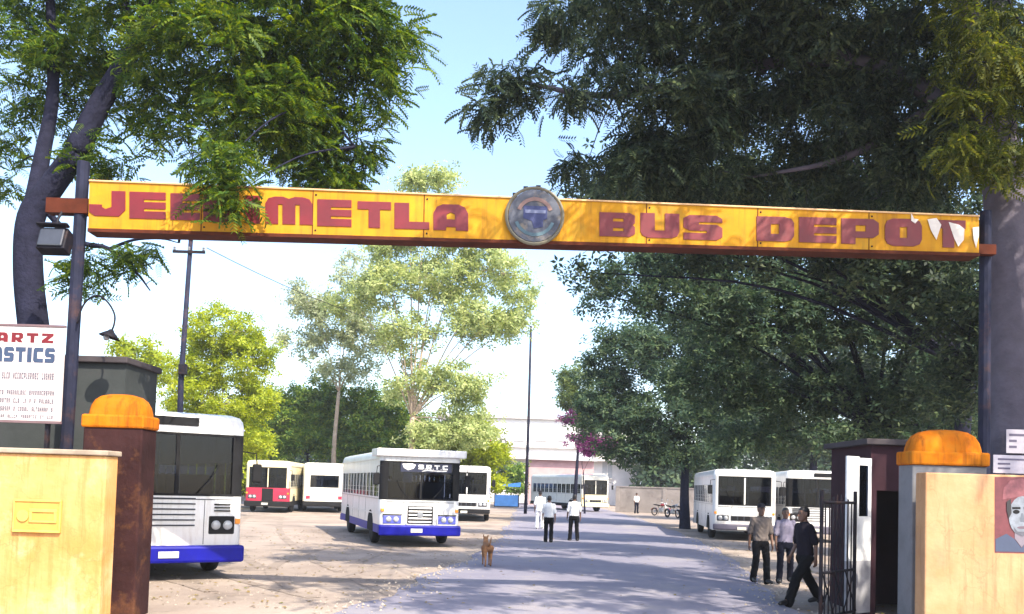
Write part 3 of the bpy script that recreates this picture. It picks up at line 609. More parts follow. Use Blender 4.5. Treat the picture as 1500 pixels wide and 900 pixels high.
def make_bus(label, loc, yaw, L=9.6, W=2.5, H=2.95, upper=None, lower=None, nose=None, bumper=None, style='grille', detail=True, visor=False, dest=None, ws=(1.42, 2.60), group='buses standing in the depot yard'):
    upper = upper or M_white; lower = lower or M_blue; nose = nose or upper; bumper = bumper or M_blue
    root = empty('bus', loc, yaw, label, 'bus', group); ws0, ws1 = ws; dw = ws0-1.42
    hw = W/2; rc = .20; P = []; tags = []
    def arc(cx, cy, a0, a1, n=5):
        return [(cx + rc*math.cos(R_(a0 + (a1-a0)*i/n)), cy + rc*math.sin(R_(a0 + (a1-a0)*i/n))) for i in range(n+1)]
    def addp(pts, tg):
        for i, p in enumerate(pts):
            P.append(p); tags.append(tg[i] if isinstance(tg, list) else tg)
    fx = hw - rc
    addp([(-fx, 0), (-.03, 0), (.03, 0)], ['ws', 'fpost', 'ws'])
    addp(arc(hw-rc, rc, -90, 0), 'fcorner')
    P.pop(); tags.pop()
    ww, pw = .66, .14; y = rc + .12; side = [(rc, 'pil'), (y, 'win')]; yy = y + .85; side.append((yy, 'pil')); yy += pw
    while yy + ww < L - rc - .1:
        side.append((yy, 'win')); side.append((yy+ww, 'pil')); yy += ww + pw
    addp([(hw, s[0]) for s in side], [s[1] for s in side])
    addp(arc(hw-rc, L-rc, 0, 90), 'corner'); tags[-1] = 'rear0'; 
    addp([(.85, L), (-.85, L)], ['rwin', 'rear0'])
    addp(arc(-(hw-rc), L-rc, 90, 180), 'corner'); P.pop(); tags.pop()
    # left side back to front
    ls = [(-hw, L-rc)] + [(-hw, s[0]) for s in reversed(side)]
    lt = ['pil'] + [None]*len(side)
    rev = list(reversed(side))
    for i in range(len(side)): lt[i+1] = rev[i+1][1] if i+1 < len(rev) else 'fcorner'
    lt[0] = 'pil'
    addp(ls[:-1], lt[:-1]); addp(arc(-(hw-rc), rc, 180, 270)[:-1], 'fcorner')
    n = len(P)
    Z = sorted([.40, .66, .98, ws0, 1.50, 2.24, ws1, H-.27]); RO = [(H-.14, .02), (H-.06, .07), (H-.015, .20), (H, .45)]
    zs = [(z, 0) for z in Z] + RO
    b = MB()
    for z, ins in zs:
        for (x, yv) in P:
            sx = (hw-ins)/hw; sy = (L/2-ins)/(L/2)
            b.v.append((x*sx, L/2 + (yv-L/2)*sy, z))
    openings = []
    for j in range(len(zs)-1):
        z0, z1 = zs[j][0], zs[j+1][0]
        for i in range(n):
            k = (i+1) % n; t = tags[i]
            if t == 'ws' and ws0-.01 < z0 and z1 < ws1+.01: continue
            if t in ('win', 'rwin') and 1.49 < z0 and z1 < 2.25: continue
            b.f.append((j*n+i, j*n+k, (j+1)*n+k, (j+1)*n+i))
            if z1 < .67: mi = 1
            elif z1 < ws0+.01 and (t in ('ws', 'fpost', 'fcorner')): mi = 2
            elif t in ('fcorner', 'fpost') and ws0-.01 < z0 and z1 < ws1+.01: mi = 3 if style in ('dark', 'grille') else 0
            else: mi = 0
            b.m.append(mi)
    b.f.append(tuple((len(zs)-1)*n + i for i in range(n))); b.m.append(0)
    b.f.append(tuple(range(n-1, -1, -1))); b.m.append(3)
    body = smooth_angle(b.build('body', [upper, lower, nose, M_under], root, local=True), 35)
    # glass
    for i in range(n):
        k = (i+1) % n; t = tags[i]; (x0, y0), (x1, y1) = P[i], P[k]
        if t == 'ws':
            MB().prism([(x0, .03, ws0), (x1, .03, ws0), (x1, .045, ws1), (x0, .045, ws1)], (0, .006, 0)).build('windshield', M_wind, root, local=True)
        elif t == 'win':
            s = 1 if x0 > 0 else -1; xx = x0 - s*.03
            w = MB().prism([(xx, y0, 1.50), (xx, y1, 1.50), (xx, y1, 2.24), (xx, y0, 2.24)], (-s*.005, 0, 0)).build('window', M_glass, root, local=True)
            if detail:
                ym = (y0+y1)/2; MB().box(x0-s*.028, x0-s*.010, ym-.012, ym+.012, 1.502, 2.238).build('mullion', M_chrome, w, local=True)
                for zb in (1.64, 1.78): MB().box(x0-s*.022, x0-s*.010, min(y0,y1)+.002, max(y0,y1)-.002, zb, zb+.016).build('guard_bar', M_chrome, w, local=True)
        elif t == 'rwin':
            MB().prism([(x0, L-.03, 1.50), (x1, L-.03, 1.50), (x1, L-.03, 2.24), (x0, L-.03, 2.24)], (0, -.005, 0)).build('rear_window', M_glass, root, local=True)
    # windshield gasket
    g_ = MB(); xw = fx
    for r in ((-xw, xw, ws0+.005, ws0+.045), (-xw, xw, ws1-.045, ws1-.005)): g_.box(r[0], r[1], -.012, .028, r[2], r[3])
    g_.box(-xw, -xw+.04, -.012, .028, ws0+.046, ws1-.046); g_.box(xw-.04, xw, -.012, .028, ws0+.046, ws1-.046)
    g_.build('windshield_gasket', M_dark, root, local=True)
    # interior
    MB().box(-hw+.06, hw-.06, .35, L-.1, .78, .84).build('floor', M_int, root, local=True)
    MB().cbox(-hw+.12, hw-.12, .10, .50, .95, 1.40, .05).build('dashboard', M_int, root, local=True)
    wm = wheel_mesh()
    if detail:
        st = link('steering_wheel', wm['steer'], None, root); st.location = (-.62, .72, 1.42); st.rotation_euler = (R_(-35), 0, 0)
        yy = 1.7; 
        while yy < L-.9:
            for sx in (-.66, .66):
                s_ = link('seat', wm['seat'], None, root); s_.location = (sx, yy, .84)
            yy += .82
    # wheels and arches
    for yw in (1.75, L-2.3):
        for s in (-1, 1):
            w = empty('wheel', (s*(hw-.155), yw, .485)); w.parent = root
            link('tyre', wm['tyre'], None, w); link('rim', wm['rim'], None, w)
            ar = MB(); pts = [(s*(hw+.004), yw + .60*math.cos(R_(a)), .50 + .56*math.sin(R_(a))) for a in range(0, 181, 15)]
            pts = [(s*(hw+.004), yw+.60, .405)] + pts + [(s*(hw+.004), yw-.60, .405)]
            ar.prism(pts, (s*.004, 0, 0)).build('wheel_arch', M_under, root, local=True)
    # front: bumper, lights, grille
    mb = MB(); mb.cbox(-hw-.02, hw+.02, -.14, .02, .34, .66, .05)
    if style == 'round': mb = MB(); mb.cbox(-hw-.0, hw+.0, -.12, .02, .42, .66, .05)
    mb.build('bumper', bumper, root, local=True)
    for s in (-1, 1):
        hx = s*(hw-.40)
        if style == 'grille':
            bz = MB().cbox(hx-.28, hx+.28, -.022, .03, .70, .95, .02).build('headlight_bezel', M_ltblue, root, local=True)
            MB().box(hx-.29, hx+.29, -.035, .03, .955, .985).build('headlight_brow', M_dark, root, local=True)
        elif style == 'dark':
            MB().cbox(hx-.24, hx+.24, -.022, .03, .82+dw*.3, 1.16+dw*.3, .02).build('headlight_bezel', M_under, root, local=True)
            for k in range(3): MB().box(hx-.15, hx+.15, -.03, .03, 1.20+dw*.6+k*.06, 1.225+dw*.6+k*.06).build('vent_slot', M_under, root, local=True)
        else:
            MB().cbox(hx-.24, hx+.24, -.016, .03, .78, 1.02, .03).build('headlight_bezel', M_int, root, local=True)
        zc = {'grille': .825, 'dark': .99+dw*.3}.get(style, .90)
        for d in (-.11, .11):
            hl = MB().lathe([(0,-.05),(.05,-.045),(.088,-.03),(.095,.0),(.095,.02)], (hx+d, 0, zc), 'y', 14).build('headlight', M_lamp, root, local=True, smooth=True)
        MB().cbox(s*(hw-.10)-.05, s*(hw-.10)+.05, -.012, .10, 1.06, 1.16, .01).build('indicator', M_amber, root, local=True)
    if style == 'grille':
        gr = MB().cbox(-.40, .40, -.016, .03, .70, 1.24, .02).build('grille', M_under, root, local=True)
        for k in range(5): MB().cbox(-.36, .36, -.036, -.017, .735+k*.105, .785+k*.105, .008).build('slat', M_white, gr, local=True)
        for sx in (-.42, .42): MB().box(sx-.022, sx+.022, -.03, .03, .69, 1.25).build('grille_edge', M_white, gr, local=True)
        MB().lathe([(0,-.052),(.09,-.05),(.10,-.038)], (0, 0, .97), 'y', 16).build('grille_badge', M_chrome, gr, local=True)
    elif style == 'dark':
        for k in range(6): MB().box(-.95, .35, -.02, .03, .86+dw+k*.10, .885+dw+k*.10).build('louvre', M_int, root, local=True)
    elif style == 'box':
        MB().cbox(-.32, .32, -.02, .03, .66, 1.38, .02).build('grille', M_under, root, local=True)
    else:
        gr = MB().cbox(-.55, .55, -.012, .03, .80, 1.0, .02).build('grille', M_int, root, local=True)
        for k in range(4): MB().box(-.50+k*.26, -.30+k*.26, -.03, -.0125, .82, .98).build('slat', M_under, gr, local=True)
    MB().cbox(-.30, .06, -.158, -.141, .44, .56, .004).build('number_plate', mat('plate_pale', (.62, .62, .55), .5, .3, 20.0), root, local=True)
    for s in (-1, 1):
        mr = MB(); mr.tube([(s*(hw-.05), -.01, 2.45), (s*(hw+.14), -.22, 2.42), (s*(hw+.16), -.24, 2.2)], .014, 6)
        m_ = mr.build('mirror_arm', M_dark, root, local=True)
        MB().cbox(s*(hw+.16)-.09, s*(hw+.16)+.09, -.28, -.22, 1.86, 2.22, .03).build('mirror', M_dark, m_, local=True)
        MB().tube([(s*.35, -.025, ws0+.02), (s*.62, -.03, ws0+.33), (s*.75, -.035, ws0+.6)], .01, 5).build('wiper', M_dark, root, local=True)
    if visor:
        MB().cbox(-hw-.14, hw+.14, -.12, 1.0, H-.21, H+.02, .03).build('roof_visor', M_white, root, local=True)
        mb = MB(); mb.box(-.65, .95, -.004, .024, 2.28, 2.55); mb.build('name_board', mat('name_board_navy', (.02, .025, .06), .5), root, local=True)
        for i, ch in enumerate('SRTC'):
            put_glyph(ch, (-.10 + i*.25, -.005, 2.37), (.17, 0, 0), (0, 0, .14), (0, -1, 0), .006).build('letter', M_white, root, local=True)
            if i < 3: MB().box(.10+i*.25, .125+i*.25, -.011, -.0045, 2.37, 2.395).build('full_stop', M_white, root, local=True)
        MB().prism([(-.6,-.006,2.52),(-.3,-.006,2.54),(-.18,-.006,2.5),(-.25,-.006,2.38),(-.42,-.006,2.33),(-.55,-.006,2.4)], (0,-.004,0)).build('sticker', M_white, root, local=True)
        MB().prism([(0,-.006,2.30),(.2,-.006,2.33),(.5,-.006,2.31),(.8,-.006,2.32),(.8,-.006,2.345),(.1,-.006,2.35)], (0,-.004,0)).build('sticker', M_white, root, local=True)
        MB().cbox(-.55, -.28, .055, .06, 1.95, 2.25, .001).build('paper_notice', M_white, root, local=True)
    if dest:
        MB().cbox(dest[0], dest[1], -.025, .02, H-.27, H-.11, .01).build('destination_board', M_under, root, local=True)
    # mouldings, seams, rain gutter, grab poles
    for s in (-1, 1):
        for z in (.98, 1.44): MB().box(*sorted((s*(hw+.001), s*(hw+.014))), rc+.02, L-rc-.02, z-.018, z+.018).build('moulding', M_chrome if z > 1 else upper, root, local=True)
        MB().box(*sorted((s*(hw+.001), s*(hw+.03))), rc, L-rc, H-.30, H-.275).build('rain_gutter', upper, root, local=True)
        if detail:
            yy = 2.9
            while yy < L-.6:
                if abs(yy-1.75) > .65 and abs(yy-(L-2.3)) > .65: MB().box(*sorted((s*(hw+.0005), s*(hw+.004))), yy-.006, yy+.006, .68, .96).build('panel_seam', M_under, root, local=True)
                MB().box(*sorted((s*(hw+.0005), s*(hw+.004))), yy-.006, yy+.006, 1.0, 1.42).build('panel_seam', M_under, root, local=True); yy += 1.6
            for yp in (1.2, 3.2, 5.2): MB().tube([(s*.30, yp, .84), (s*.30, yp, 2.7)], .02, 6).build('grab_pole', M_chrome, root, local=True)
    if style != 'box':
        for z in (ws0-.06,): MB().box(-fx, fx, -.010, -.001, z-.008, z+.008).build('panel_seam', M_int, root, local=True)
        for sx in (-.52, .52): MB().box(sx-.005, sx+.005, -.006, -.001, .68, ws0-.07).build('panel_seam', M_int, root, local=True)
    # rear lights
    for s in (-1, 1): MB().cbox(s*(hw-.3)-.12, s*(hw-.3)+.12, L-.01, L+.02, .8, 1.0, .01).build('tail_light', M_red, root, local=True)
    MB().cbox(-hw, hw, L-.02, L+.10, .36, .62, .04).build('rear_bumper', bumper, root, local=True)
    return root

def bus_spot(u, v): p = gp(u, v); return Vector((p.x, p.y, 0))
M_whitec = mat('bus_cream_white', (.74, .72, .64), .38, .12, 1.3, stain=(.42, .36, .30), stain_amt=.4, coat=.2)
B1 = make_bus('white bus with blue bumper and dark full width windshield beside the maroon gate pillar', (-6.2, 16.5, 0), R_(33), style='dark', dest=(-1.0, .35), H=3.16, ws=(1.58, 2.76))
B2 = make_bus('white bus with barred grille, deep blue bumper and a flat white roof visor', (at(614, 790, 27.2).x, 27.2, 0), R_(17.5), style='grille', visor=True, L=9.8)
B3 = make_bus('red and cream bus with two dark front panes parked by the far hedge', (at(391, 740, 51).x, 51, 0), R_(6), upper=M_cream, lower=M_under, nose=M_red, bumper=M_under, style='box', L=8.5, H=3.0)
B4 = make_bus('plain cream white bus parked with its back out beside the red bus', (at(467, 740, 62.5).x, 62.5, 0), R_(180+14), upper=M_whitec, lower=M_under, bumper=M_under, style='round', L=9.0, H=3.0)
B5 = make_bus('white bus standing just behind the bus with the roof visor', (at(683, 745, 47).x, 47, 0), R_(2), style='round', bumper=M_under, lower=M_white, L=9.5)
B6 = make_bus('long cream fronted bus parked angled at the far end of the road', (at(872, 745, 72).x, 72, 0), R_(24), upper=M_whitec, nose=M_cream, lower=M_under, bumper=M_cream, style='round', L=9.8, H=3.05)
B7 = make_bus('round fronted white bus with grey bumper in the tree shade beside parked motorcycles', (at(1090, 780, 36).x, 36, 0), R_(-6.5), style='round', bumper=mat('bumper_grey', (.10, .09, .13), .6), lower=M_white, L=8.8, H=2.9)
B8 = make_bus('white bus with dark windshield and roof destination board nearest the guard cabin', (at(1197, 780, 36.5).x, 36.5, 0), R_(-8), style='dark', dest=(-.15, 1.0), L=9.5, lower=M_white, bumper=mat('bumper_grey', (.10, .09, .13), .6))

# ------------------------------------------------------------------ people, dog
def remeshed(mb, name, voxel, material, parent, smooth=2, fold=0.0):
    me = mb.mesh(name + '_raw'); ob = bpy.data.objects.new(name, me); COL.objects.link(ob)
    r = ob.modifiers.new('r', 'REMESH'); r.mode = 'VOXEL'; r.voxel_size = voxel; r.use_smooth_shade = True
    s = ob.modifiers.new('s', 'SMOOTH'); s.iterations = smooth; s.factor = .5
    dg = bpy.context.evaluated_depsgraph_get(); m2 = bpy.data.meshes.new_from_object(ob.evaluated_get(dg))
    bpy.data.objects.remove(ob); bpy.data.meshes.remove(me)
    if fold:
        from mathutils import noise as mn
        sd0 = rng.random()*50
        nv = len(m2.vertices); co = np.empty(nv*3, np.float32); nr = np.empty(nv*3, np.float32)
        m2.vertices.foreach_get('co', co); m2.vertices.foreach_get('normal', nr); co = co.reshape(-1, 3); nr = nr.reshape(-1, 3)
        amp = np.empty(nv)
        for i_, (px_, py_, pz_) in enumerate(co.tolist()):
            q = Vector((px_*7 + sd0, py_*7, pz_*17 + 3*math.sin(px_*9 + sd0))); amp[i_] = mn.noise(q)*1.2 + .5*mn.noise(q*2.3)
        m2.vertices.foreach_set('co', (co + nr*(fold*amp)[:, None]).astype(np.float32).ravel()); m2.update()
    m2.name = name; m2.materials.clear(); m2.materials.append(material)
    m2.polygons.foreach_set('use_smooth', [True]*len(m2.polygons))
    return link(name, m2, None, parent)
def capsule(mb, a, b, ra, rb, n=10):
    a = Vector(a); b = Vector(b); t = (b-a).normalized()
    P = []; Rr = []
    for k in (-.92, -.6, 0): P.append(a + t*ra*k); Rr.append(ra*math.sqrt(max(.02, 1-k*k)))
    m_ = a.lerp(b, .5); P.append(m_); Rr.append((ra+rb)/2)
    for k in (0, .6, .92): P.append(b + t*rb*k); Rr.append(rb*math.sqrt(max(.02, 1-k*k)))
    mb.tube(P, Rr, n)
def chain(mb, pts, rad):
    for i in range(len(pts)-1): capsule(mb, pts[i], pts[i+1], rad[i], rad[i+1])
X, Y_, Zx = Vector((1,0,0)), Vector((0,1,0)), Vector((0,0,1))
M_skin = mat('brown_skin', (.16, .080, .050), .55, .15, 12.0)
M_hair = mat('black_hair', (.012, .010, .010), .5, .3, 30.0)
M_shoe = mat('black_shoe', (.016, .015, .016), .4, .3, 8.0)
M_nav = mat('navy_trousers', (.009, .010, .022), .85, .4, 9.0, bump=.2)
M_blk = mat('black_trousers', (.006, .006, .008), .85, .4, 9.0, bump=.2)
M_shw = mat('white_shirt', (.78, .78, .78), .8, .1, 7.0, bump=.2)
M_shk = mat('khaki_grey_shirt', (.15, .125, .115), .85, .25, 7.0, bump=.2)
M_shl = mat('pale_lilac_shirt', (.24, .22, .30), .85, .25, 7.0, bump=.2)
M_shd = mat('dark_shirt', (.013, .010, .018), .85, .3, 7.0, bump=.2)
def make_person(label, loc, yaw, h=1.68, shirt=M_shw, trou=M_blk, stride=.0, spread=.08, armL=(.0, .0), armR=(.0, .0), lean=0.0, voxel=.012, cap=None, head_turn=0., loose=1.0, group=None):
    """faces -Y; stride: left foot forward(+)/back; arm = (forward swing, elbow bend)"""
    k = h/1.70; root = empty('person', loc, yaw, label, 'person', group)
    L_ = lambda x, y, z: Vector((x, y + lean*(z-.9)*(-1), z))*k
    hipz = .90 - abs(stride)*.10
    hips = {1: L_(.095, 0, hipz), -1: L_(-.095, 0, hipz)}
    ank, knee, toe = {}, {}, {}
    for s in (1, -1):
        fy = -stride*s*.5; lift = .0 if fy <= 0 else .05
        ank[s] = Vector((s*(.09+spread/2), fy, .085 + lift*.6))*k
        knee[s] = ((hips[s] + ank[s])/2) + Vector((0, -.035 - (.05 if fy > 0 else 0), .02))*k
        toe[s] = ank[s] + Vector((s*.03, -.17, -.045 - lift*.5))*k
    sh = {1: L_(.175, 0, 1.365 - abs(stride)*.06), -1: L_(-.175, 0, 1.365 - abs(stride)*.06)}
    dz = -abs(stride)*.06
    elb, wri = {}, {}
    for s, (sw, bend) in ((1, armL), (-1, armR)):
        d = Vector((s*.16, -math.sin(sw), -math.cos(sw))).normalized(); elb[s] = sh[s] + d*.29*k
        d2 = Vector((s*.02, -math.sin(sw+bend), -math.cos(sw+bend))).normalized(); wri[s] = elb[s] + d2*.25*k
    # body: one continuous surface
    b = MB()
    b.rings([(L_(0,0,hipz-.08), .11*k, .08*k, X, Y_), (L_(0,0,hipz+.04), .125*k, .088*k, X, Y_), (L_(0,0,1.10+dz), .125*k, .086*k, X, Y_), (L_(0,0,1.28+dz), .145*k, .095*k, X, Y_), (L_(0,0,1.36+dz), .13*k, .075*k, X, Y_), (L_(0,.0,1.44+dz), .07*k, .06*k, X, Y_)])
    hc = L_(0, -.01, 1.585+dz); ht = Matrix.Rotation(head_turn, 3, 'Z')
    chain(b, [L_(0, .01, 1.40+dz), hc + Vector((0, .01, -.05))*k], [.058*k, .052*k])
    hx, hy = ht @ X, ht @ Y_
    HR = [(-.125,.030,.030,-.055),(-.110,.045,.050,-.045),(-.08,.058,.070,-.022),(-.04,.068,.085,-.006),(.0,.073,.093,0),(.04,.075,.097,.004),(.075,.068,.088,.008),(.10,.048,.064,.010),(.115,.020,.028,.010)]
    b.rings([(hc + (hy*dy + Zx*z)*k, rx*k, ry*k, hx, hy) for z, rx, ry, dy in HR])
    capsule(b, hc + (hy*-.088 + Zx*.005)*k, hc + (hy*-.112 + Zx*-.035)*k, .010*k, .017*k)       # nose
    for s in (1, -1): capsule(b, hc + (hx*.076*s + hy*.01 + Zx*.02)*k, hc + (hx*.078*s + hy*.005 + Zx*-.025)*k, .016*k, .012*k)   # ears
    capsule(b, hc + (hx*-.022 + hy*-.082 + Zx*-.068)*k, hc + (hx*.022 + hy*-.082 + Zx*-.068)*k, .012*k, .012*k)  # lips
    for s in (1, -1):
        chain(b, [sh[s], elb[s], wri[s]], [.038*k, .036*k, .027*k])
        chain(b, [hips[s], knee[s], ank[s]], [.075*k, .050*k, .038*k]); chain(b, [ank[s], toe[s]], [.036*k, .026*k])
        fd = (wri[s]-elb[s]).normalized(); sd_ = Vector((-s, 0, 0)) if abs(fd.x) < .8 else Y_; wd = fd.cross(sd_).normalized()   # wd: across the palm
        if wd.y > 0: wd = -wd
        pc = wri[s] + fd*.05*k; nn = fd.cross(wd)
        b.rings([(wri[s], .022*k, .026*k, nn, wd), (pc, .016*k, .040*k, nn, wd), (wri[s]+fd*.09*k, .013*k, .040*k, nn, wd)])
        inn = Vector((-s, 0, 0))
        for q, ln in enumerate((.062, .075, .070, .054)):
            r0 = wri[s] + fd*.088*k + wd*(.030 - q*.020)*k; r1 = r0 + (fd*.6 + inn*.25).normalized()*ln*.5*k; r2 = r1 + (fd*.55 + inn*.75).normalized()*ln*.5*k
            chain(b, [r0, r1, r2], [.0095*k, .009*k, .0078*k])
        t0 = wri[s] + fd*.03*k + wd*.03*k; t1 = t0 + (wd*.7 + fd*.6 + inn*.3).normalized()*.04*k; t2 = t1 + (fd + inn*.3).normalized()*.032*k
        chain(b, [t0, t1, t2], [.013*k, .011*k, .009*k])
    remeshed(b, 'body', voxel, M_skin, root, 2)
    # trousers
    t = MB(); lw = loose
    t.rings([(L_(0,0,hipz-.10), .165*k, .12*k, X, Y_), (L_(0,0,hipz+.02), .172*k, .125*k, X, Y_), (L_(0,0,hipz+.13), .152*k, .112*k, X, Y_)])
    for s in (1, -1):
        hem = ank[s] + Vector((0, .005, -.045))*k
        chain(t, [hips[s] + Vector((0,0,-.03))*k, knee[s], (knee[s]*.35+hem*.65), hem], [.100*k, .078*k*lw, .075*k*lw, .072*k*lw])
    remeshed(t, 'trousers', .014, trou, root, 3, .008)
    # shirt
    t = MB()
    t.rings([(L_(0,0,hipz+.02), .178*k, .13*k, X, Y_), (L_(0,0,hipz+.12), .168*k, .128*k, X, Y_), (L_(0,0,1.12+dz), .165*k, .122*k, X, Y_), (L_(0,0,1.28+dz), .182*k, .128*k, X, Y_), (L_(0,0,1.36+dz), .175*k, .105*k, X, Y_), (L_(0,.005,1.415+dz), .118*k, .08*k, X, Y_), (L_(0,.01,1.455+dz), .066*k, .064*k, X, Y_)])
    for s in (1, -1): chain(t, [sh[s] + Vector((-.005*s,0,.0))*k, sh[s].lerp(elb[s], .55), sh[s].lerp(elb[s], .92)], [.068*k, .064*k, .061*k])
    remeshed(t, 'shirt', .014, shirt, root, 3, .009)
    # hair, shoes, eyes, belt
    t = MB()
    t.rings([(hc + (hy*dy + Zx*z)*k, rx*k, ry*k, hx, hy) for z, rx, ry, dy in ((-.05,.060,.045,.058),(-.01,.074,.065,.045),(.035,.0815,.092,.022),(.07,.078,.098,.012),(.10,.064,.084,.012),(.122,.038,.052,.012),(.130,.012,.016,.012))])
    remeshed(t, 'hair', .012, M_hair, root, 2)
    for s in (1, -1):
        t = MB(); an = ank[s]; to = toe[s]
        chain(t, [an + Vector((0, .035, -.045))*k, an + Vector((0, -.04, -.03))*k, to + Vector((0,-.01,.0))*k], [.048*k, .052*k, .040*k])
        remeshed(t, 'shoe', .012, M_shoe, root, 2)
        MB().lathe([(0,-.009*k),(.008*k,-.006*k),(.011*k,0),(.008*k,.006*k),(0,.009*k)], hc + (hx*.030*s + hy*-.086 + Zx*.012)*k, 'z', 8).build('eye', M_hair, root, local=True)
        MB().tube([hc + (hx*.016*s + hy*-.091 + Zx*.032)*k, hc + (hx*.046*s + hy*-.082 + Zx*.034)*k], .005*k, 5).build('eyebrow', M_hair, root, local=True)
    if cap:
        t = MB(); t.rings([(hc + (hy*.01 + Zx*z)*k, rx*k, ry*k, hx, hy) for z, rx, ry in ((.05,.086,.106),(.09,.084,.104),(.125,.07,.088),(.142,.03,.04))])
        t.rings([(hc + (hy*-.10 + Zx*.055)*k, .07*k, .07*k, hx, hy), (hc + (hy*-.10 + Zx*.066)*k, .068*k, .068*k, hx, hy)])
        remeshed(t, 'cap', .012, cap, root, 1)
    return root
def stand(u, v): p = gp(u, v); return (p.x, p.y, .03 if on_road(p.x, p.y) else 0.0)
make_person('person in khaki grey shirt and dark trousers walking from the shaded buses towards the gate', stand(1113, 856), R_(8), 1.69, M_shk, M_blk, .22, .04, (.12, .12), (-.18, .10), 0, .010, cap=mat('dark_cap', (.02, .02, .028), .8))
make_person('person in pale lilac shirt and navy trousers beside the one in khaki', stand(1149, 855), R_(-4), 1.62, M_shl, M_nav, -.16, .10, (-.12, .10), (.10, .15), 0, .010)
make_person('person in dark clothes striding past the open iron gate', stand(1178, 888), R_(-72), 1.74, M_shd, M_blk, 0.78, .02, (-.25, .25), (-.05, .55), .05, .010, loose=1.12)
make_person('person in white shirt and dark trousers walking off on the road beside the dog', stand(803, 796), R_(176), 1.62, M_shw, M_blk, .18, .02, (.15, .1), (-.15, .1), 0, .013)
make_person('person in loose white shirt walking with arms slightly out further right on the road', stand(840, 794), R_(184), 1.68, M_shw, M_blk, .12, .08, (.2, .25), (-.1, .15), 0, .013)
make_person('person in white clothes and dark cap ahead of the walking pair', stand(790, 776), R_(180), 1.74, M_shw, M_shw, .15, .06, (.1, .1), (-.1, .1), 0, .016, cap=mat('dark_cap', (.02, .02, .028), .8))
make_person('person in white shirt standing in shade near the far angled bus', stand(932, 752), R_(20), 1.66, M_shw, M_nav, 0, .06, (0, .1), (0, .1), 0, .016)

# street dog walking away
dp = gp(713, 831)
dog = empty('dog', (dp.x, dp.y, .03), R_(8), 'thin brown street dog walking up the road edge', 'dog')
d = MB()      # nose towards +Y, tail towards -Y
rg = lambda y, z, rx, rz: ((0, y, z), rx, rz, X, Zx)
d.rings([rg(-.30,.46,.05,.06), rg(-.24,.455,.085,.095), rg(-.10,.45,.082,.085), rg(.06,.44,.092,.105), rg(.20,.435,.098,.125), rg(.30,.45,.08,.11), rg(.36,.48,.055,.07)])
chain(d, [(0,.28,.49),(0,.40,.585)], [.075,.058])
d.rings([((0,.36,.60),.045,.05,X,Zx), ((0,.41,.615),.062,.062,X,Zx), ((0,.47,.605),.055,.052,X,Zx), ((0,.53,.58),.033,.034,X,Zx), ((0,.60,.568),.026,.026,X,Zx), ((0,.625,.566),.015,.016,X,Zx)])
for s in (1, -1):
    d.rings([((s*.045,.40,.655),.022,.014,X,Y_), ((s*.055,.40,.70),.016,.010,X,Y_), ((s*.058,.395,.735),.004,.004,X,Y_)])
    o_ = .05*s
    chain(d, [(s*.065,-.22,.44),(s*.075,-.17+o_,.315),(s*.072,-.275+o_,.185),(s*.070,-.25+o_*1.4,.05),(s*.070,-.21+o_*1.4,.02)], [.072,.045,.024,.020,.022])
    chain(d, [(s*.070,.22,.42),(s*.075,.20-o_*.4,.30),(s*.070,.215-o_,.17),(s*.068,.205-o_*1.2,.045),(s*.068,.24-o_*1.2,.02)], [.055,.034,.022,.018,.022])
chain(d, [(0,-.29,.49),(0.01,-.37,.54),(.03,-.40,.63),(.05,-.36,.70)], [.026,.022,.018,.010])
remeshed(d, 'body', .011, mat('tan_fur', (.34, .17, .08), .9, .4, 5.0, bump=.3, bscale=60, stain=(.10, .05, .03), stain_amt=.6, stain_scale=4), dog, 2)
for s in (1, -1): MB().lathe([(0,-.01),(.01,0),(0,.01)], (s*.035,.50,.62), 'z', 8).build('eye', M_hair, dog, local=True)
MB().lathe([(0,-.012),(.012,0),(0,.012)], (0,.632,.570), 'y', 8).build('nose', M_hair, dog, local=True)

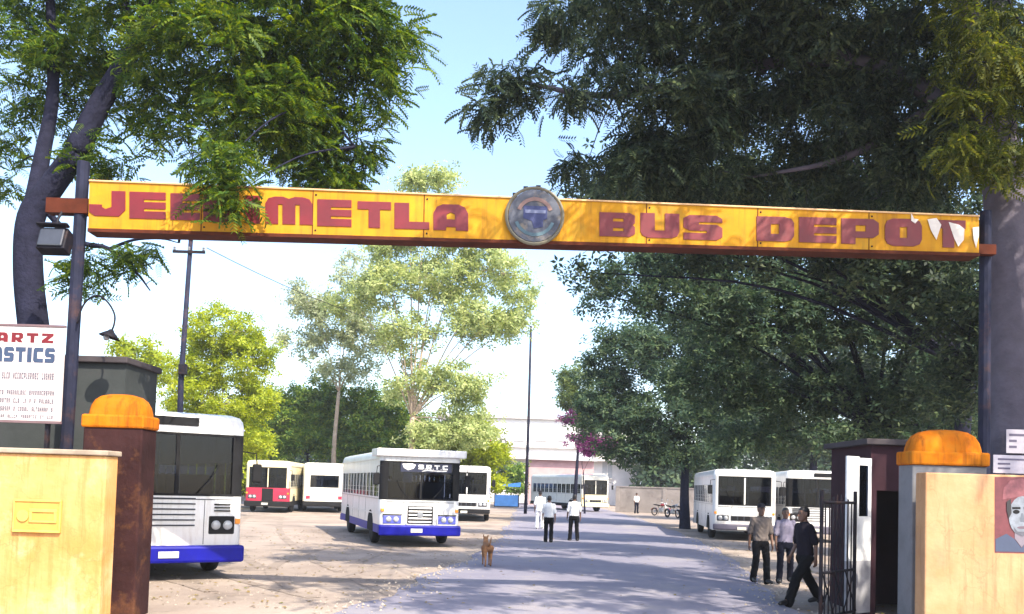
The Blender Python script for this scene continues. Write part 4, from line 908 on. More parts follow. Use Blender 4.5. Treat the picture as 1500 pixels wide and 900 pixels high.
# ------------------------------------------------------------------ motorcycles under the right-hand trees
def make_moto(loc, yaw, label, paint):
    r = empty('motorcycle', loc, yaw, label, 'motorcycle', 'motorcycles parked under the trees')
    for y in (-.64, .64):
        w = empty('wheel', (0, y, .30)); w.parent = r
        n = 22; MB().tube([(0, .26*math.cos(2*math.pi*k/n), .26*math.sin(2*math.pi*k/n)) for k in range(n+1)], .042, 8, cap=False).build('tyre', M_dark, w, local=True, smooth=True)
        MB().lathe([(.04,-.05),(.05,0),(.04,.05)], (0,0,0), 'x', 10).build('hub', M_chrome, w, local=True)
        for k in range(8):
            a = math.pi*2*k/8; MB().tube([(.02*(-1)**k,0,0), (0,.23*math.cos(a),.23*math.sin(a))], .004, 4).build('spoke', M_chrome, w, local=True)
    MB().tube([(0,.55,.42),(0,.1,.45),(0,-.3,.82),(0,.3,.72),(0,.1,.45)], .022, 6).build('frame', M_dark, r, local=True)
    for s in (-1, 1): MB().tube([(s*.07,-.64,.30),(s*.07,-.46,.80),(s*.07,-.40,.95)], .02, 6).build('fork', M_chrome, r, local=True)
    MB().tube([(-.34,-.26,1.02),(-.22,-.36,1.02),(-.06,-.40,.97),(.06,-.40,.97),(.22,-.36,1.02),(.34,-.26,1.02)], .014, 6).build('handlebar', M_chrome, r, local=True)
    t = MB(); t.rings([((0,-.34,.80),.06,.05,X,Zx), ((0,-.24,.83),.13,.10,X,Zx), ((0,-.08,.82),.13,.10,X,Zx), ((0,.06,.78),.08,.06,X,Zx)]); t.build('fuel_tank', paint, r, local=True, smooth=True)
    t = MB(); t.rings([((0,.02,.79),.07,.04,X,Zx), ((0,.2,.79),.12,.05,X,Zx), ((0,.55,.83),.12,.05,X,Zx), ((0,.72,.84),.07,.035,X,Zx)]); t.build('seat', M_dark, r, local=True, smooth=True)
    t = MB(); t.cbox(-.11,.11,-.18,.16,.30,.60,.04); t.build('engine', M_chrome, r, local=True)
    MB().tube([(.12,-.1,.33),(.15,.1,.27),(.16,.85,.38)], [.025,.03,.04], 8).build('exhaust', M_chrome, r, local=True, smooth=True)
    hl = MB().lathe([(0,-.10),(.07,-.09),(.09,-.04),(.08,.04),(.03,.09)], (0,-.46,.90), 'y', 14).build('headlight', M_lamp, r, local=True, smooth=True)
    for s in (-1, 1):
        m_ = MB().tube([(s*.25,-.34,1.02),(s*.31,-.36,1.18)], .006, 5).build('mirror_stalk', M_chrome, r, local=True)
        MB().lathe([(0,-.012),(.05,-.008),(.05,.008),(0,.012)], (s*.31,-.36,1.22), 'y', 12).build('mirror', M_chrome, m_, local=True)
    n = 10
    for y, a0, a1 in ((-.64, 40, 150), (.64, 20, 140)):
        t = MB()
        for i in range(n):
            b0, b1 = R_(a0 + (a1-a0)*i/n), R_(a0 + (a1-a0)*(i+1)/n)
            t.add([(-.06, y+.33*math.cos(b0), .30+.33*math.sin(b0)), (.06, y+.33*math.cos(b0), .30+.33*math.sin(b0)), (.06, y+.33*math.cos(b1), .30+.33*math.sin(b1)), (-.06, y+.33*math.cos(b1), .30+.33*math.sin(b1))], [(0,1,2,3)])
        t.build('mudguard', paint, r, local=True, smooth=True)
    MB().tube([(-.1,.1,.3),(-.28,.12,.01)], .012, 5).build('side_stand', M_dark, r, local=True)
    return r
M_mr = mat('moto_red', (.30, .02, .02), .3, .2, 3.0, coat=.5); M_mk = mat('moto_black', (.02, .02, .025), .3, .2, 3.0, coat=.5)
for u, v, yw, pm, lb in ((985, 759, 25, M_mk, 'black motorcycle parked between two dark red ones under the trees'), (999, 760, 18, M_mr, 'dark red motorcycle parked between the black one and the round fronted bus'), (968, 756, 40, M_mr, 'dark red motorcycle parked on the far side of the black one')):
    p = gp(u, v); make_moto((p.x, p.y, 0), R_(yw), lb, pm)
# ------------------------------------------------------------------ trees
LEAF = np.array([(0,0,0),(.23,.42,-.03),(0,1,-.16),(-.23,.42,-.03)]); LEAF_Q = np.array([(0,1,2,3)])
def frond_template(n=7):
    V = [(-.008,0,0),(.008,0,0),(.005,1,-.30),(-.005,1,-.30)]; Q = [(0,1,2,3)]
    for i in range(n):
        t = .12 + .86*i/(n-1); z = -.30*t*t; ln = .30*(1 - .55*abs(t-.45))
        for s in (1, -1):
            b = len(V); dx, dy = s*math.cos(R_(32))*ln, math.sin(R_(32))*ln; w = .085
            V += [(0,t,z), (dx*.45-s*.02, t+dy*.45-w, z-.02), (dx, t+dy, z-.09), (dx*.45+s*.02, t+dy*.45+w, z-.015)]; Q.append((b, b+1, b+2, b+3))
    return np.array(V), np.array(Q)
FROND, FROND_Q = frond_template()
SPRAY = []; SPRAY_Q = []
for i, (az, el) in enumerate(((0,.2),(70,-.1),(140,.3),(215,0),(290,-.2))):
    c, s = math.cos(R_(az)), math.sin(R_(az)); b = len(SPRAY)
    for x, y, z in LEAF.tolist():
        y2 = y + .12; SPRAY.append((x*c - y2*s, x*s + y2*c, z + el*y2))
    SPRAY_Q.append((b, b+1, b+2, b+3))
SPRAY = np.array(SPRAY); SPRAY_Q = np.array(SPRAY_Q)
TEMPL = {'leaf': (LEAF, LEAF_Q), 'frond': (FROND, FROND_Q), 'spray': (SPRAY, SPRAY_Q)}
def foliage(pos, dirs, size, kind, rs):
    """one mesh of leaves: pos Nx3, dirs Nx3 growth direction"""
    T, Q = TEMPL[kind]; N = len(pos)
    d = dirs/np.linalg.norm(dirs, axis=1, keepdims=True)
    up = np.tile([0., 0., 1.], (N, 1)) + rs.normal(0, .55, (N, 3))
    x = np.cross(d, up); x /= np.linalg.norm(x, axis=1, keepdims=True) + 1e-9
    z = np.cross(x, d)
    M = np.stack([x, d, z], axis=2)*size[:, None, None]
    V = np.einsum('nij,kj->nki', M, T) + pos[:, None, :]
    V = V.reshape(-1, 3); Fq = (Q[None] + (np.arange(N)*len(T))[:, None, None]).reshape(-1, 4)
    me = bpy.data.meshes.new('crown'); me.vertices.add(len(V)); me.vertices.foreach_set('co', V.astype(np.float32).ravel())
    me.loops.add(Fq.size); me.loops.foreach_set('vertex_index', Fq.astype(np.int32).ravel())
    me.polygons.add(len(Fq)); me.polygons.foreach_set('loop_start', (np.arange(len(Fq))*4).astype(np.int32)); me.polygons.foreach_set('loop_total', np.full(len(Fq), 4, np.int32))
    me.update(calc_edges=True); me.validate(); return me
def make_tree(label, base, top, r0, blobs, kind, size, leaf, bark, seed, limbs=None, name='tree', clump=.5, droop=.3, group=None, cat='tree', dens=1.0, cluster=34, sparse=.0):
    """blobs: (centre Vector, rx, ry, rz, leaves)"""
    rs = np.random.default_rng(seed); rr = random.Random(seed)
    base = Vector(base); top = Vector(top)
    root = empty(name, base, 0, label, cat, group)
    tb = MB()
    mid = base.lerp(top, .5) + Vector((rr.uniform(-.15,.15), rr.uniform(-.15,.15), 0))*(top-base).length*.15
    if limbs is None:
        tb.tube(catmull([base - Vector((0,0,.15)), base.lerp(mid, .15)*1.0, mid, top], 4), [r0*(1.35 - .75*i/12) for i in range(13)], 9)
    else:
        for pts, a, b in limbs:
            c = catmull([Vector(p) for p in pts], 5); tb.tube(c, [a + (b-a)*i/(len(c)-1) for i in range(len(c))], 9)
    POS = []; DIR = []; SZ = []
    for c, rx, ry, rz, nl in blobs:
        c = Vector(c)
        st = top if limbs is None else min((p for pts, a, b in limbs for p in pts), key=lambda p: (Vector(p)-c).length)
        st = Vector(st); m_ = st.lerp(c, .5) + Vector((0, 0, .08*(c-st).length))
        cv = catmull([st, m_, c], 4); ra = r0*.24 if limbs is None else .022
        if (c-st).length > .3: tb.tube(cv, [ra*(1-.75*i/(len(cv)-1)) for i in range(len(cv))], 6)
        ncl = max(4, int(nl/cluster)); 
        for q in range(ncl):
            v = rs.normal(0, 1, 3); v /= np.linalg.norm(v); rad = rs.uniform(.25, 1.0)**.5
            o = Vector((v[0]*rx*rad, v[1]*ry*rad, v[2]*rz*rad)); cc = c + o
            if q % 2 == 0:
                a0 = c.lerp(cc, .15); tb.tube([a0, a0.lerp(cc, .5) + Vector((0,0,.06*o.length)), cc], [ra*.28, ra*.16, .006], 4, cap=False)
            k = max(3, int(cluster*rs.uniform(.5, 1.5)))
            cr = clump*rs.uniform(.6, 1.35)
            pts = rs.normal(0, cr*.5, (k, 3))*np.array([1, 1, .75]) + np.array(cc)
            dv = rs.normal(0, 1, (k, 3))*np.array([1, 1, .55]) + np.array([o.x, o.y, 0])/(max(rx, ry)+.01)*.8 + np.array([0, 0, -droop])
            POS.append(pts); DIR.append(dv); SZ.append(size*rs.uniform(.65, 1.3, k))
    tr = tb.build('trunk', bark, root, smooth=True)
    P = np.concatenate(POS) - np.array(base); me = foliage(P, np.concatenate(DIR), np.concatenate(SZ), kind, rs)
    me.materials.append(leaf); link('crown', me, None, root)
    return root
M_bark = mat('grey_bark', (.022, .023, .045), .95, .45, 5.0, bump=.7, bscale=18)
M_bark2 = mat('pale_bark', (.46, .36, .28), .9, .35, 3.0, bump=.4, bscale=14)
M_barkg = mat('smooth_grey_bark', (.14, .125, .16), .92, .35, 2.5, bump=.5, bscale=12, stain=(.10, .09, .10), stain_amt=.6)
LM_near = leafmat('leaf_mixed_green', [(.016, .042, .012), (.050, .105, .014), (.16, .21, .018)], .4)
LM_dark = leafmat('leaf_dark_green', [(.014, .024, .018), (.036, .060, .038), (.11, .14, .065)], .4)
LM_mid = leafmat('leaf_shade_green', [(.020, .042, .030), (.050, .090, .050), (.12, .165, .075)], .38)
LM_lime = leafmat('leaf_lime', [(.12, .18, .02), (.26, .32, .028), (.42, .46, .05)], .45)
LM_euc = leafmat('leaf_pale_olive', [(.16, .22, .08), (.30, .36, .14), (.48, .51, .24)], .45)
LM_euc2 = leafmat('leaf_grey_green', [(.16, .20, .11), (.28, .32, .18), (.44, .46, .30)], .45)
LM_hedge = leafmat('leaf_hedge_green', [(.04, .10, .022), (.11, .20, .035), (.30, .36, .06)], .35)
LM_mag = leafmat('petal_magenta', [(.12, .015, .09), (.20, .03, .15), (.05, .04, .03)], .3)

def B(u, v, Y, rx, ry, rz, n): return (at(u, v, Y), rx, ry, rz, n)
# -- tree leaning over the left end of the sign
tb0 = gp(70, 868); tY = tb0.y
def TP(u, v, Y=None): return at(u, v, Y or tY)
limbsL = [([tb0 - Vector((0,0,.2)), TP(66,640), TP(52,500), TP(42,400), TP(46,320), TP(75,275), TP(112,225)], .27, .19),
          ([TP(112,225), TP(140,165), TP(172,110), TP(203,60)], .20, .14),
          ([TP(203,60), TP(240,40,tY-.3), TP(290,22,tY-.6), TP(360,-10,tY-.8)], .11, .05),
          ([TP(203,60), TP(185,20,tY+.2), TP(172,-40,tY+.3), TP(150,-130,tY+.4)], .12, .06),
          ([TP(203,60), TP(225,-10,tY-.3), TP(270,-90,tY-.8), TP(330,-160,tY-1.2)], .11, .05),
          ([TP(46,320), TP(62,230,tY+.2), TP(78,130,tY+.4), TP(72,-30,tY+.5)], .16, .07),
          ([TP(290,22,tY-.6), TP(380,90,tY-.6), TP(460,150,tY-.4), TP(520,215,tY-.3)], .05, .02),
          ([TP(60,300), TP(110,352,tY+.3), TP(160,365,tY+.4), TP(200,400,tY+.5), TP(220,426,tY+.5)], .06, .012),
          ([TP(160,365,tY+.4), TP(195,352,tY+.4), TP(235,350,tY+.4), TP(262,356,tY+.4)], .03, .008)]
blL = [B(230,110,tY+.5,.8,.8,.5,300), B(60,30,tY+.7,1.0,.9,.6,380), B(130,110,tY+.8,.7,.7,.5,240), B(250,160,tY+.4,.6,.6,.4,200), B(330,70,tY-.5,1.25,1.1,.85,1500), B(450,30,tY-.3,1.2,1.1,.8,1500), B(520,110,tY,.65,.8,.8,620), B(400,165,tY-.2,1.0,1.0,.62,900), B(500,215,tY+.1,.62,.7,.42,380), B(455,262,tY+.3,.85,.5,.22,300),
       B(285,215,tY+.2,.75,.8,.35,210), B(180,245,tY+.3,.6,.6,.3,120), B(110,60,tY+.6,.95,.9,.8,330), B(30,110,tY+.9,.8,.8,.9,230), B(20,250,tY+1.2,.6,.7,.6,130),
       B(250,-90,tY-.4,1.6,1.4,.7,900), B(450,-110,tY-.5,1.7,1.4,.7,900), B(60,-80,tY+.3,1.4,1.2,.7,500), B(190,15,tY+.3,.8,.8,.45,240), B(120,160,tY+.9,.7,.7,.5,120),
       (at(322,244,12.62), .24, .16, .22, 80), (at(340,288,12.66), .08, .06, .10, 14), B(200,372,tY+.5,.55,.4,.22,80), B(130,400,tY+.6,.35,.4,.22,40), B(560,40,tY+.2,.4,.6,.5,200)]
make_tree('feathery green tree leaning over the left end of the gate sign', tb0, TP(203,60), .22, blL, 'frond', .30, LM_near, M_bark, 11, limbsL, clump=.36, droop=.35, cluster=30)
# -- large dark tree over the right end of the sign
rb = Vector((at(1480, 600, 14.1).x, 14.1, 0))
def RP(u, v, Y): return at(u, v, Y)
limbsR = [([rb - Vector((0,0,.2)), RP(1484,600,14.1), RP(1480,420,14.1), RP(1470,260,14.2), RP(1440,120,14.4)], .46, .30),
          ([RP(1470,260,14.2), RP(1380,150,15), RP(1250,90,15.5), RP(1080,100,16), RP(900,140,16), RP(760,120,15.6)], .20, .03),
          ([RP(1440,120,14.4), RP(1400,-40,14), RP(1300,-170,13), RP(1150,-250,12)], .24, .06),
          ([RP(1440,120,14.4), RP(1480,-60,14.6), RP(1560,-200,14.6)], .22, .07),
          ([RP(1250,90,15.5), RP(1130,10,15.8), RP(1000,-60,16), RP(860,-30,16)], .12, .03),
          ([RP(1380,150,15), RP(1240,230,15.8), RP(1100,260,16.2)], .10, .02)]
blR = [B(1000,170,16,1.3,1.2,.7,1150), B(1130,110,16,1.3,1.2,.8,1150), B(1240,190,16.2,1.2,1.2,.75,950), B(1060,40,15.8,1.3,1.2,.6,800), B(920,50,16,.9,1.0,.6,520), B(930,235,16.4,.9,1.0,.5,520), B(1030,255,16.6,1.1,1.0,.45,620),
       B(1330,80,15.4,1.2,1.1,.8,900), B(1420,170,14.8,.8,.9,.7,560), B(1350,230,15.6,.9,.8,.5,520), B(870,140,16,.75,.8,.35,230), B(735,120,15.6,.30,.4,.16,42), B(722,160,15.6,.42,.4,.18,66), B(800,140,15.7,.55,.5,.2,90), B(830,25,16,.55,.6,.3,140),
       B(1200,10,15,1.5,1.3,.6,800), B(1100,-110,14.6,2.2,1.6,.8,1100), B(1350,-120,13.6,2.0,1.6,.8,1000), B(900,-60,15.4,1.4,1.3,.6,520), B(1470,40,14.4,.9,.9,.9,520), B(1180,270,17,1.2,.8,.4,330), B(1290,290,16.5,.8,.7,.35,200), B(860,240,16.6,.45,.6,.35,120),
       (Vector((1.6,10.0,9.3)),1.3,1.1,.5,260), (Vector((3.9,10.0,9.3)),1.0,1.1,.5,260), (Vector((7.6,10.2,9.4)),1.7,1.2,.6,480), (Vector((3.6,7.6,9.6)),2.0,1.4,.6,420), (Vector((6.8,7.6,9.6)),2.0,1.4,.6,460), (Vector((9.6,8.0,9.4)),1.8,1.5,.7,420), (Vector((9.4,11.0,9.6)),1.6,1.4,.7,420), (Vector((10.5,13.5,9.0)),2.0,2.0,1.4,700), (Vector((3.2,14.0,11.2)),2.2,1.5,.8,560), (Vector((6.6,14.0,11.2)),2.2,1.5,.8,560), (Vector((4.6,17.6,11.6)),2.4,1.7,.8,560), (Vector((8.2,18.0,11.4)),2.4,1.8,.8,560), (Vector((1.4,17.0,11.4)),1.8,1.5,.7,360), (Vector((6.5,20.5,11.4)),2.4,1.6,.8,460), (Vector((11.5,16.5,8.4)),2.2,2.2,1.6,700)]  # boughs out of view, added to dapple the sign and shade the near road
RT = make_tree('large dark tree with grey trunk spreading over the right end of the gate sign', rb, RP(1440,120,14.4), .28, blR, 'frond', .35, LM_dark, M_barkg, 23, limbsR, clump=.42, droop=.75, cluster=30)
# sunlit spray of young foliage on the same trunk side belongs to a neighbouring tree
auto_yl = [(at(1430,90,13.2), .55, .5, .9, 330), (at(1480,190,13.2), .5, .5, .7, 260), (at(1400,215,13.3), .35, .4, .35, 110), (at(1500,60,13.2), .6, .5, .8, 300), (at(1440,-60,13.0), .9, .6, .6, 300)]
yb = Vector((at(1560, 600, 13.2).x, 13.2, 0))
make_tree('yellow green feathery tree in front of the grey trunk at the right wall', yb, at(1530, 120, 13.2), .12, auto_yl, 'frond', .30, leafmat('leaf_yellow_green', [(.03, .05, .010), (.065, .090, .014), (.16, .17, .024)], .4), M_bark, 24, clump=.34, droop=.9, cluster=26)
# notices nailed to that trunk
M_pap = mat('notice_paper', (.40, .38, .44), .8, .2, 9.0)
for (u0, v0, u1, v1, lb) in ((1474,630,1508,664,'rounded pale notice nailed to the grey trunk above the poster'), (1455,668,1510,693,'small printed notice with two boxes above the portrait poster')):
    p0 = at(u0, v1, 13.4); p1 = at(u1, v0, 13.4); yy = 13.56 if v0 < 650 else 12.06
    p0 = at(u0, v1, yy); p1 = at(u1, v0, yy)
    nt = empty('paper_notice', ((p0.x+p1.x)/2, yy, p0.z), 0, lb, 'notice')
    MB().cbox(p0.x, p1.x, yy, yy+.012, p0.z, p1.z, .004).build('sheet', M_pap, nt)
    W = p1.x-p0.x; H = p1.z-p0.z
    for k in range(3):
        zz = p0.z + H*(.22+.25*k); MB().box(p0.x+W*.12, p0.x+W*(.45 if k < 2 else .85), yy-.003, yy-.0005, zz, zz+H*.10).build('print_line', mat('print_grey', (.12, .11, .16), .8), nt)
    if v0 > 650: MB().box(p0.x+W*.3, p0.x+W*.34, yy+.013, yy+.05, WT-.6, p1.z-.01).build('backing_stick', M_steel, nt)

# -- trees behind the gate on the right
def auto_tree(label, u, Y, vtop, blobs, kind, size, leaf, bark, seed, r0=.22, fork=.35, name='tree', base_v=None, **kw):
    bx = at(u, 700, Y).x; base = Vector((bx, Y, 0)); ztop = at(u, vtop, Y).z
    top = Vector((bx + rng.uniform(-.3, .3), Y + rng.uniform(-.3, .3), ztop*fork))
    return make_tree(label, base, top, r0, [B(b[0], b[1], Y + b[2], *b[3:]) for b in blobs], kind, size, leaf, bark, seed, name=name, **kw)
GR = 'trees shading the right side of the yard'
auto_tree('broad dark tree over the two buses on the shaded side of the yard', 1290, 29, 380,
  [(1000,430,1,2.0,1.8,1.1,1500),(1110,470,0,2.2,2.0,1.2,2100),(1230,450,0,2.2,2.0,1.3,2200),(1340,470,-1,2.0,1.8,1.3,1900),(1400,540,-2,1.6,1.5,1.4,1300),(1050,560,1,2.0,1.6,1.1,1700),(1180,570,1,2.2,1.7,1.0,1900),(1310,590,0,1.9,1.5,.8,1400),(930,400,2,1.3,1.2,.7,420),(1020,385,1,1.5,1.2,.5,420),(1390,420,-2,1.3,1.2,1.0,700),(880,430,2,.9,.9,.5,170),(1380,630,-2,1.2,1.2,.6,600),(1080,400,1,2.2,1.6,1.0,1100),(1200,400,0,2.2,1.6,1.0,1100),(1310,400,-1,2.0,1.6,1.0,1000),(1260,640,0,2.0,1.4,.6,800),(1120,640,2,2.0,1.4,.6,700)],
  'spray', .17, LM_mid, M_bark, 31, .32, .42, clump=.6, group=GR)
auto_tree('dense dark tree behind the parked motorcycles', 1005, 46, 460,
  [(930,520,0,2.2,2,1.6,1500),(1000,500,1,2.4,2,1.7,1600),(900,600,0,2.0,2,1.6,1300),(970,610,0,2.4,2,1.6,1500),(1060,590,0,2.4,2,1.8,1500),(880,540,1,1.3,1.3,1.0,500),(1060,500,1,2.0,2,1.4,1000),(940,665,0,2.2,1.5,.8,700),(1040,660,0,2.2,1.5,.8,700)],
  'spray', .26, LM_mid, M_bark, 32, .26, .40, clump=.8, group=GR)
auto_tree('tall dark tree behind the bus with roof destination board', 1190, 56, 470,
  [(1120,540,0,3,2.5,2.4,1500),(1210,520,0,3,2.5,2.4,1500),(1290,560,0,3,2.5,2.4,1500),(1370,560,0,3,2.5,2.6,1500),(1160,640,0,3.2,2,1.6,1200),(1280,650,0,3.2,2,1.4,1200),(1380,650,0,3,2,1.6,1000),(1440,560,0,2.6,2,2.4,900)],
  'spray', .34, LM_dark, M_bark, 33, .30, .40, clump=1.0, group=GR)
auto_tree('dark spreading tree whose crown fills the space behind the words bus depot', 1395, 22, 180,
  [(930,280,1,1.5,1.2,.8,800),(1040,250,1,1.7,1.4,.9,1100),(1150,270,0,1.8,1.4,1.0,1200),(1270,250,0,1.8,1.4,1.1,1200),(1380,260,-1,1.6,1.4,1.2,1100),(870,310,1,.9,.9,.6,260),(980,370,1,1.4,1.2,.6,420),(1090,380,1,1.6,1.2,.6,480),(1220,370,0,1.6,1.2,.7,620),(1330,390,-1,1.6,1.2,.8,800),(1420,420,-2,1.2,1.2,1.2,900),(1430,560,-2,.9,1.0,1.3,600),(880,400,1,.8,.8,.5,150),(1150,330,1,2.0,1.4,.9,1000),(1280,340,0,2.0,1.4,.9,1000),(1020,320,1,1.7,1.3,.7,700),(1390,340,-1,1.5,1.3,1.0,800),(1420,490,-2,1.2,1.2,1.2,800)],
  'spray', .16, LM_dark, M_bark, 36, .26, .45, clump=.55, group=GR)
auto_tree('pale leaved young tree over the magenta bush at the road end', 842, 70, 520,
  [(845,560,0,1.7,1.5,1.3,600),(865,600,0,1.8,1.5,1.5,700),(885,640,1,1.8,1.5,1.6,700),(832,585,0,1.0,1,.8,260)], 'spray', .30, leafmat('leaf_soft_green', [(.05,.09,.03),(.11,.16,.05),(.20,.24,.08)], .35), M_bark, 34, .16, .45, clump=.7, group=GR)
auto_tree('low bougainvillea bush with magenta blossom at the road end', 858, 66, 630,
  [(850,650,0,1.1,1,.7,420),(875,655,0,1.2,1,.7,420),(835,615,0,.6,.6,.6,140)], 'spray', .22, LM_mag, M_bark, 35, .07, .5, name='bougainvillea_bush', clump=.5, cat='bush')
# -- sunlit trees behind the yard
GL = 'sunlit trees behind the yard'
auto_tree('rounded lime green tree standing behind the first blue bumpered bus', 325, 44, 448,
  [(325,490,0,1.9,1.7,1.2,1700),(290,540,0,1.5,1.5,1.2,1200),(365,535,0,1.4,1.5,1.4,1200),(325,590,-.5,2.0,1.7,1.3,1700),(270,600,0,1.2,1.2,1.0,700),(385,585,0,.8,1.0,.9,500),(345,640,-.5,1.7,1.4,.7,900),(280,650,0,1.3,1.2,.6,500)], 'spray', .19, LM_lime, M_bark2, 41, .16, .40, clump=.55, group=GL)
auto_tree('tall wispy pale olive tree with a bare branching trunk behind the visored bus', 605, 55, 252,
  [(625,268,0,1.7,1.5,.6,520),(600,330,0,2.4,2,1.3,800),(690,350,0,2.6,2,1.3,800),(640,410,0,2.8,2.2,1.5,1150),(730,400,0,2.0,1.8,1.3,560),(560,420,0,1.9,1.8,1.4,640),(700,470,0,2.4,2,1.2,900),(750,480,0,1.2,1.2,1.0,300),(600,490,0,2.2,2,1.3,520),(670,570,0,2.0,1.8,1.6,800),(690,630,0,1.6,1.5,1.0,650),(640,640,0,1.5,1.4,.9,520),(560,360,0,1.2,1.2,1.0,300),(520,440,1,1.6,1.6,1.4,420),(650,330,0,2.2,2,1.2,500),(760,440,0,1.0,1.2,1.2,260),(600,560,0,1.8,1.6,1.5,420)], 'spray', .27, LM_euc, M_bark2, 42, .26, .28, clump=.8, droop=.9, group=GL, cluster=22)
auto_tree('grey green airy tree between the lime tree and the tall olive tree', 490, 64, 370,
  [(455,440,0,2.0,1.8,1.2,420),(520,400,0,1.8,1.8,1.8,380),(500,470,0,2.4,2,1.5,520),(450,500,0,2.0,1.8,1.2,360),(540,500,0,2.0,2,1.5,420),(510,545,0,2.2,2,1.0,380)], 'spray', .30, LM_euc2, M_bark2, 43, .20, .45, clump=.8, droop=.7, group=GL, cluster=18)
hd = [(395,615,'bushy green tree above the red and cream bus',51),(455,600,'dark green bushy tree above the plain cream bus',52),(520,610,'bright green bushy tree beside the visored bus roof',53),(575,622,'low green bushy tree at the foot of the tall olive tree',54),(690,660,'olive bush at the right of the tall olive tree',55),(335,660,'yellow green bush low beneath the lime tree',56)]
for u, v, lb, sd_ in hd:
    hh = (v < 650)
    bl = [(u+dx, v+dy, dyy, 1.9 if hh else 1.3, 1.6, 1.1 if hh else .8, 700) for dx, dy, dyy in ((-22, 0, 0), (20, 4, .5), (0, -24, .3), (-28, 34, 0), (26, 36, 0), (0, 48, -.4))]
    auto_tree(lb, u, 66 if hh else 58, v-40, bl, 'spray', .30, LM_hedge if hh else LM_lime, M_bark, sd_, .12, .4, name='bushy_tree', clump=.7, group='bushy trees behind the parked buses')
auto_tree('dark blue green bush at the far end of the road', 728, 86, 672, [(725,690,0,2.2,1.5,1.1,520),(748,700,0,1.8,1.5,1.0,420),(708,705,0,1.6,1.4,.8,320)], 'spray', .32, LM_mid, M_bark, 57, .1, .4, name='bush', clump=.7, cat='bush')
auto_tree('yellow green leaning shrub before the far white building', 770, 84, 660, [(765,690,0,1.3,1.2,1.0,300),(752,712,0,1.6,1.2,.8,320)], 'spray', .30, LM_hedge, M_bark, 58, .09, .5, name='shrub', clump=.6, cat='bush')
auto_tree('pale bush at the left of the lime tree behind the grey cabin', 205, 52, 500, [(200,520,0,1.6,1.3,.8,420),(235,545,0,1.5,1.3,1.0,420),(190,560,0,1.7,1.3,1.0,420)], 'spray', .26, LM_lime, M_bark2, 59, .14, .5, clump=.7, group=GL)

# distant wood closing the view between the trunks
mbw = []
rs = np.random.default_rng(77); P = []; D = []
for (x0, x1, Y0, h) in ((-75, -14, 108, 9.5), (14, 85, 100, 13.0)):
    n = 9000; x = rs.uniform(x0, x1, n); hh = h*(.72 + .28*np.sin(x*.35 + x0) * np.cos(x*.13)); z = hh*rs.uniform(0.02, 1, n)**.8
    P.append(np.stack([x, Y0 + rs.uniform(-3, 3, n), z], 1)); D.append(rs.normal(0, 1, (n, 3)))
me = foliage(np.concatenate(P), np.concatenate(D), rs.uniform(.5, 1.0, 18000), 'spray', rs); me.materials.append(LM_mid)
fw = link('distant_wood', me); tag(fw, 'far belt of dark green trees behind the depot', 'woodland'); fw['kind'] = 'stuff'

# ------------------------------------------------------------------ far buildings, walls, poles
M_bw = mat('far_white_wall', (.82, .80, .78), .8, .1, .4, stain=(.66, .62, .58), stain_amt=.4)
M_win = mat('far_window_pale', (.52, .54, .56), .3, .15, 2.0)
wb = empty('white_building', (2, 104, 0), 0, 'long white two storey building closing the far end of the road', 'building')
x0 = at(640, 650, 104).x; x1 = at(935, 650, 104).x; zt = at(760, 612, 104).z
MB().box(x0, x1, 104, 114, 0, zt).build('wall', M_bw, wb)
for v, nm in ((612, 'parapet'), (654, 'floor_band'), (671, 'sun_shade')):
    z = at(760, v, 104).z; MB().box(x0-.2, x1+.2, 103.55 if nm != 'sun_shade' else 102.9, 103.997, z-.14, z+.14).build(nm, mat('band_grey', (.55, .53, .52), .8), wb)
for k in range(7):
    for v0, v1 in ((622, 644), (676, 700)):
        u = 690 + k*32; a = at(u, v1, 104); b = at(u+15, v0, 104)
        w = MB().box(a.x, b.x, 103.93, 103.996, a.z, b.z).build('window', M_win, wb)
        MB().box(a.x-.08, b.x+.08, 103.80, 103.925, a.z-.14, a.z-.02).build('sill', M_bw, w)
        MB().box((a.x+b.x)/2-.03, (a.x+b.x)/2+.03, 103.88, 103.928, a.z, b.z).build('mullion', M_bw, w)
for ch, u, m in (('N', 707, M_red), ('Q', 730, mat('sign_charcoal', (.08, .07, .08), .6))):
    a = at(u, 658, 103.5); put_glyph(ch, (a.x, 103.5, a.z), (.95, 0, 0), (0, 0, 1.25), (0, -1, 0), .1).build('letter', m, wb)
sh_ = empty('pink_shed', (at(805, 700, 92).x, 92, 0), 0, 'low pink walled shed with a sloping sheet roof by the far building', 'building')
a = at(775, 690, 92); b = at(870, 674, 92)
MB().box(a.x, b.x, 92, 96, 0, b.z-.1).build('wall', mat('pink_wall', (.55, .34, .34), .8, .2, 1.0), sh_)
MB().prism([(a.x-.3, 91.4, b.z-.15), (b.x+.3, 91.4, b.z-.15), (b.x+.3, 96.4, b.z+.75), (a.x-.3, 96.4, b.z+.75)], (0, 0, .08)).build('roof', mat('sheet_roof', (.62, .60, .60), .5, .2, 2.0), sh_)
MB().box(a.x+.6, a.x+1.6, 91.95, 91.997, 0, 2.1).build('door', M_win, sh_); MB().box(a.x+2.6, a.x+3.8, 91.95, 91.997, 1.0, 2.0).build('window', M_win, sh_)
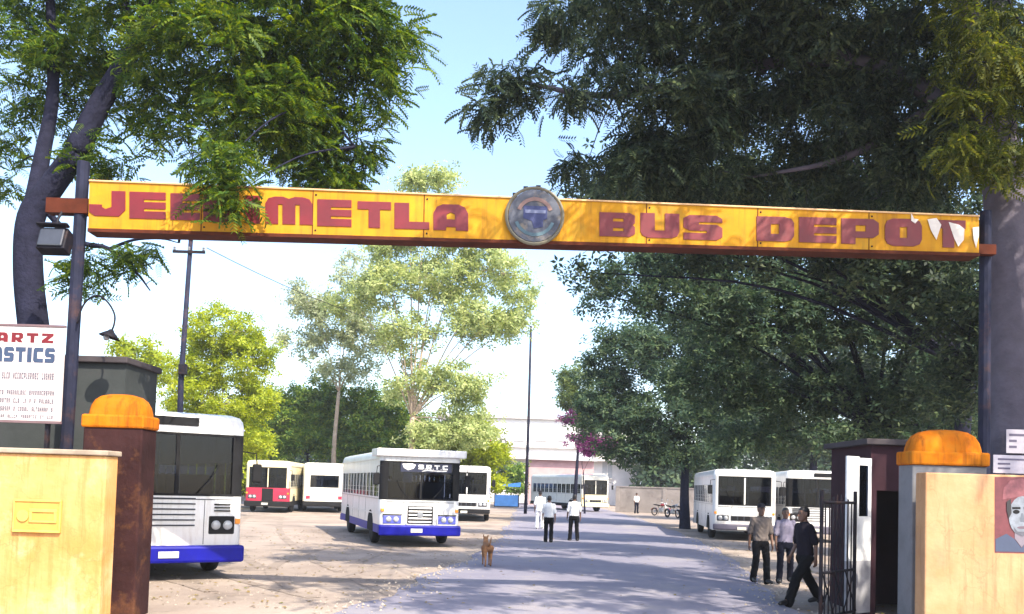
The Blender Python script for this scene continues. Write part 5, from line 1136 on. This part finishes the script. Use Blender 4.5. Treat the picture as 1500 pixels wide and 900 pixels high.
# blue covered stall at the road end
M_tarp = mat('blue_tarpaulin', (.03, .14, .42), .6, .3, 2.0)
a = at(742, 735, 80); st_ = empty('tarpaulin_stall', (a.x, 80, 0), 0, 'small stall under blue tarpaulin at the far end of the road', 'stall')
for dx in (-1.1, 1.1):
    for dy in (0, 1.6): MB().tube([(a.x+dx, 80+dy, 0), (a.x+dx, 80+dy, 1.9)], .035, 6).build('post', M_steel, st_)
MB().prism([(a.x-1.2, 79.9, 1.85), (a.x+1.2, 79.9, 1.85), (a.x+1.25, 80.8, 2.25), (a.x+1.2, 81.7, 1.85), (a.x-1.2, 81.7, 1.85), (a.x-1.25, 80.8, 2.25)], (0, 0, .03)).build('canopy', M_tarp, st_)
MB().box(a.x-1.1, a.x+1.1, 80.06, 80.10, .1, 1.1).build('front_cloth', M_tarp, st_); MB().box(a.x-1.05, a.x+1.05, 80.12, 81.5, .0, .8).build('counter', M_int, st_)
# boundary walls
M_bnd = mat('boundary_wall_paint', (.30, .27, .26), .9, .3, .8, stain=(.12, .10, .10), stain_amt=.6)
for (p, q, lb) in ((Vector((9, 76, 0)), Vector((60, 58, 0)), 'weathered boundary wall behind the shaded buses'), (Vector((-60, 72, 0)), Vector((-6, 76, 0)), 'weathered boundary wall behind the bushy trees')):
    d_ = (q-p); Ln = d_.length; d_.normalize(); nrm = Vector((d_.y, -d_.x, 0))
    w = empty('boundary_wall', p.lerp(q, .5), 0, lb, 'wall')
    MB().prism([p, q, q+Vector((0,0,2.1)), p+Vector((0,0,2.1))], nrm*-.2).build('wall_panel', M_bnd, w)
    MB().prism([p+nrm*.05+Vector((0,0,2.102)), q+nrm*.05+Vector((0,0,2.102)), q+nrm*.05+Vector((0,0,2.2)), p+nrm*.05+Vector((0,0,2.2))], nrm*-.3).build('coping', M_bnd, w)
    for k in range(int(Ln//4)+1):
        c = p + d_*min(k*4.0, Ln-.3); MB().prism([c, c+d_*.3, c+d_*.3+Vector((0,0,2.08)), c+Vector((0,0,2.08))], nrm*.06).build('pier', M_bnd, w)
# poles and wire
def pole(name, u, vb, vt, Y, r, lb, cat, arm=None):
    a = at(u, 700, Y); b = at(u+8, vt, Y)
    e = empty(name, (a.x, Y, 0), 0, lb, cat)
    MB().tube([(a.x, Y, -.1), ((a.x+b.x)/2, Y, b.z/2), (a.x+.02, Y, b.z)], [r, r*.85, r*.65], 10).build('shaft', M_post, e, smooth=True)
    if arm == 'cross':
        for dz, hw_ in ((.25, .7), (.75, .55)):
            c_ = MB().box(a.x-hw_, a.x+hw_, Y-.12, Y-.06, b.z-dz-.05, b.z-dz+.04).build('cross_arm', M_steel, e)
            for s in (-1, 0, 1): MB().lathe([(.03,0),(.05,.03),(.03,.06),(.05,.09),(.02,.13)], (a.x+s*hw_*.9, Y-.09, b.z-dz+.042), 'z', 8).build('insulator', M_palegrey, c_)
        MB().cbox(a.x-.14, a.x+.14, Y-.22, Y-.08, b.z*.52, b.z*.52+.35, .02).build('junction_box', M_steel, e)
    if arm == 'lamp':
        MB().tube([(a.x, Y, b.z-.1), (a.x-.3, Y-.2, b.z+.25), (a.x-.9, Y-.4, b.z+.35)], .03, 6).build('lamp_arm', M_steel, e)
        MB().cbox(a.x-1.3, a.x-.85, Y-.5, Y-.3, b.z+.28, b.z+.4, .03).build('lamp_head', M_int, e)
    return Vector((a.x, Y, b.z))
pt = pole('utility_pole', 263, 0, 338, 30, .11, 'dark slim utility pole rising behind the first blue bumpered bus', 'pole', 'cross')
p2 = pole('lamp_pole', 771, 0, 478, 62, .12, 'thin lamp pole at the far right of the tall olive tree', 'lamp post', 'lamp')
q0 = at(285, 384, 30.0); w0 = Vector((pt.x+.6, pt.y-.09, pt.z-.6)); w1 = Vector((p2.x, p2.y, p2.z-.3))
wp = [w0.lerp(w1, t) - Vector((0, 0, 4*t*(1-t)*1.5)) for t in [i/24 for i in range(25)]]
o = MB().tube(wp, .014, 5).build('power_line', M_steel); tag(o, 'thin sagging wire strung from the utility pole to the lamp pole', 'wire')

# ------------------------------------------------------------------ air
hz = bpy.data.materials.new('haze_air'); hz.use_nodes = True; hn = hz.node_tree.nodes; hn.clear()
ho = hn.new('ShaderNodeOutputMaterial'); hv = hn.new('ShaderNodeVolumePrincipled'); hv.inputs['Color'].default_value = (.92, .95, 1, 1); hv.inputs['Density'].default_value = .0006; hv.inputs['Anisotropy'].default_value = .2
hz.node_tree.links.new(hv.outputs[0], ho.inputs['Volume'])
h_ = MB().box(-950, 950, -250, 2050, -1.2, 27).build('haze', hz); tag(h_, 'thin pale haze hanging over the whole depot', 'haze'); h_['kind'] = 'stuff'
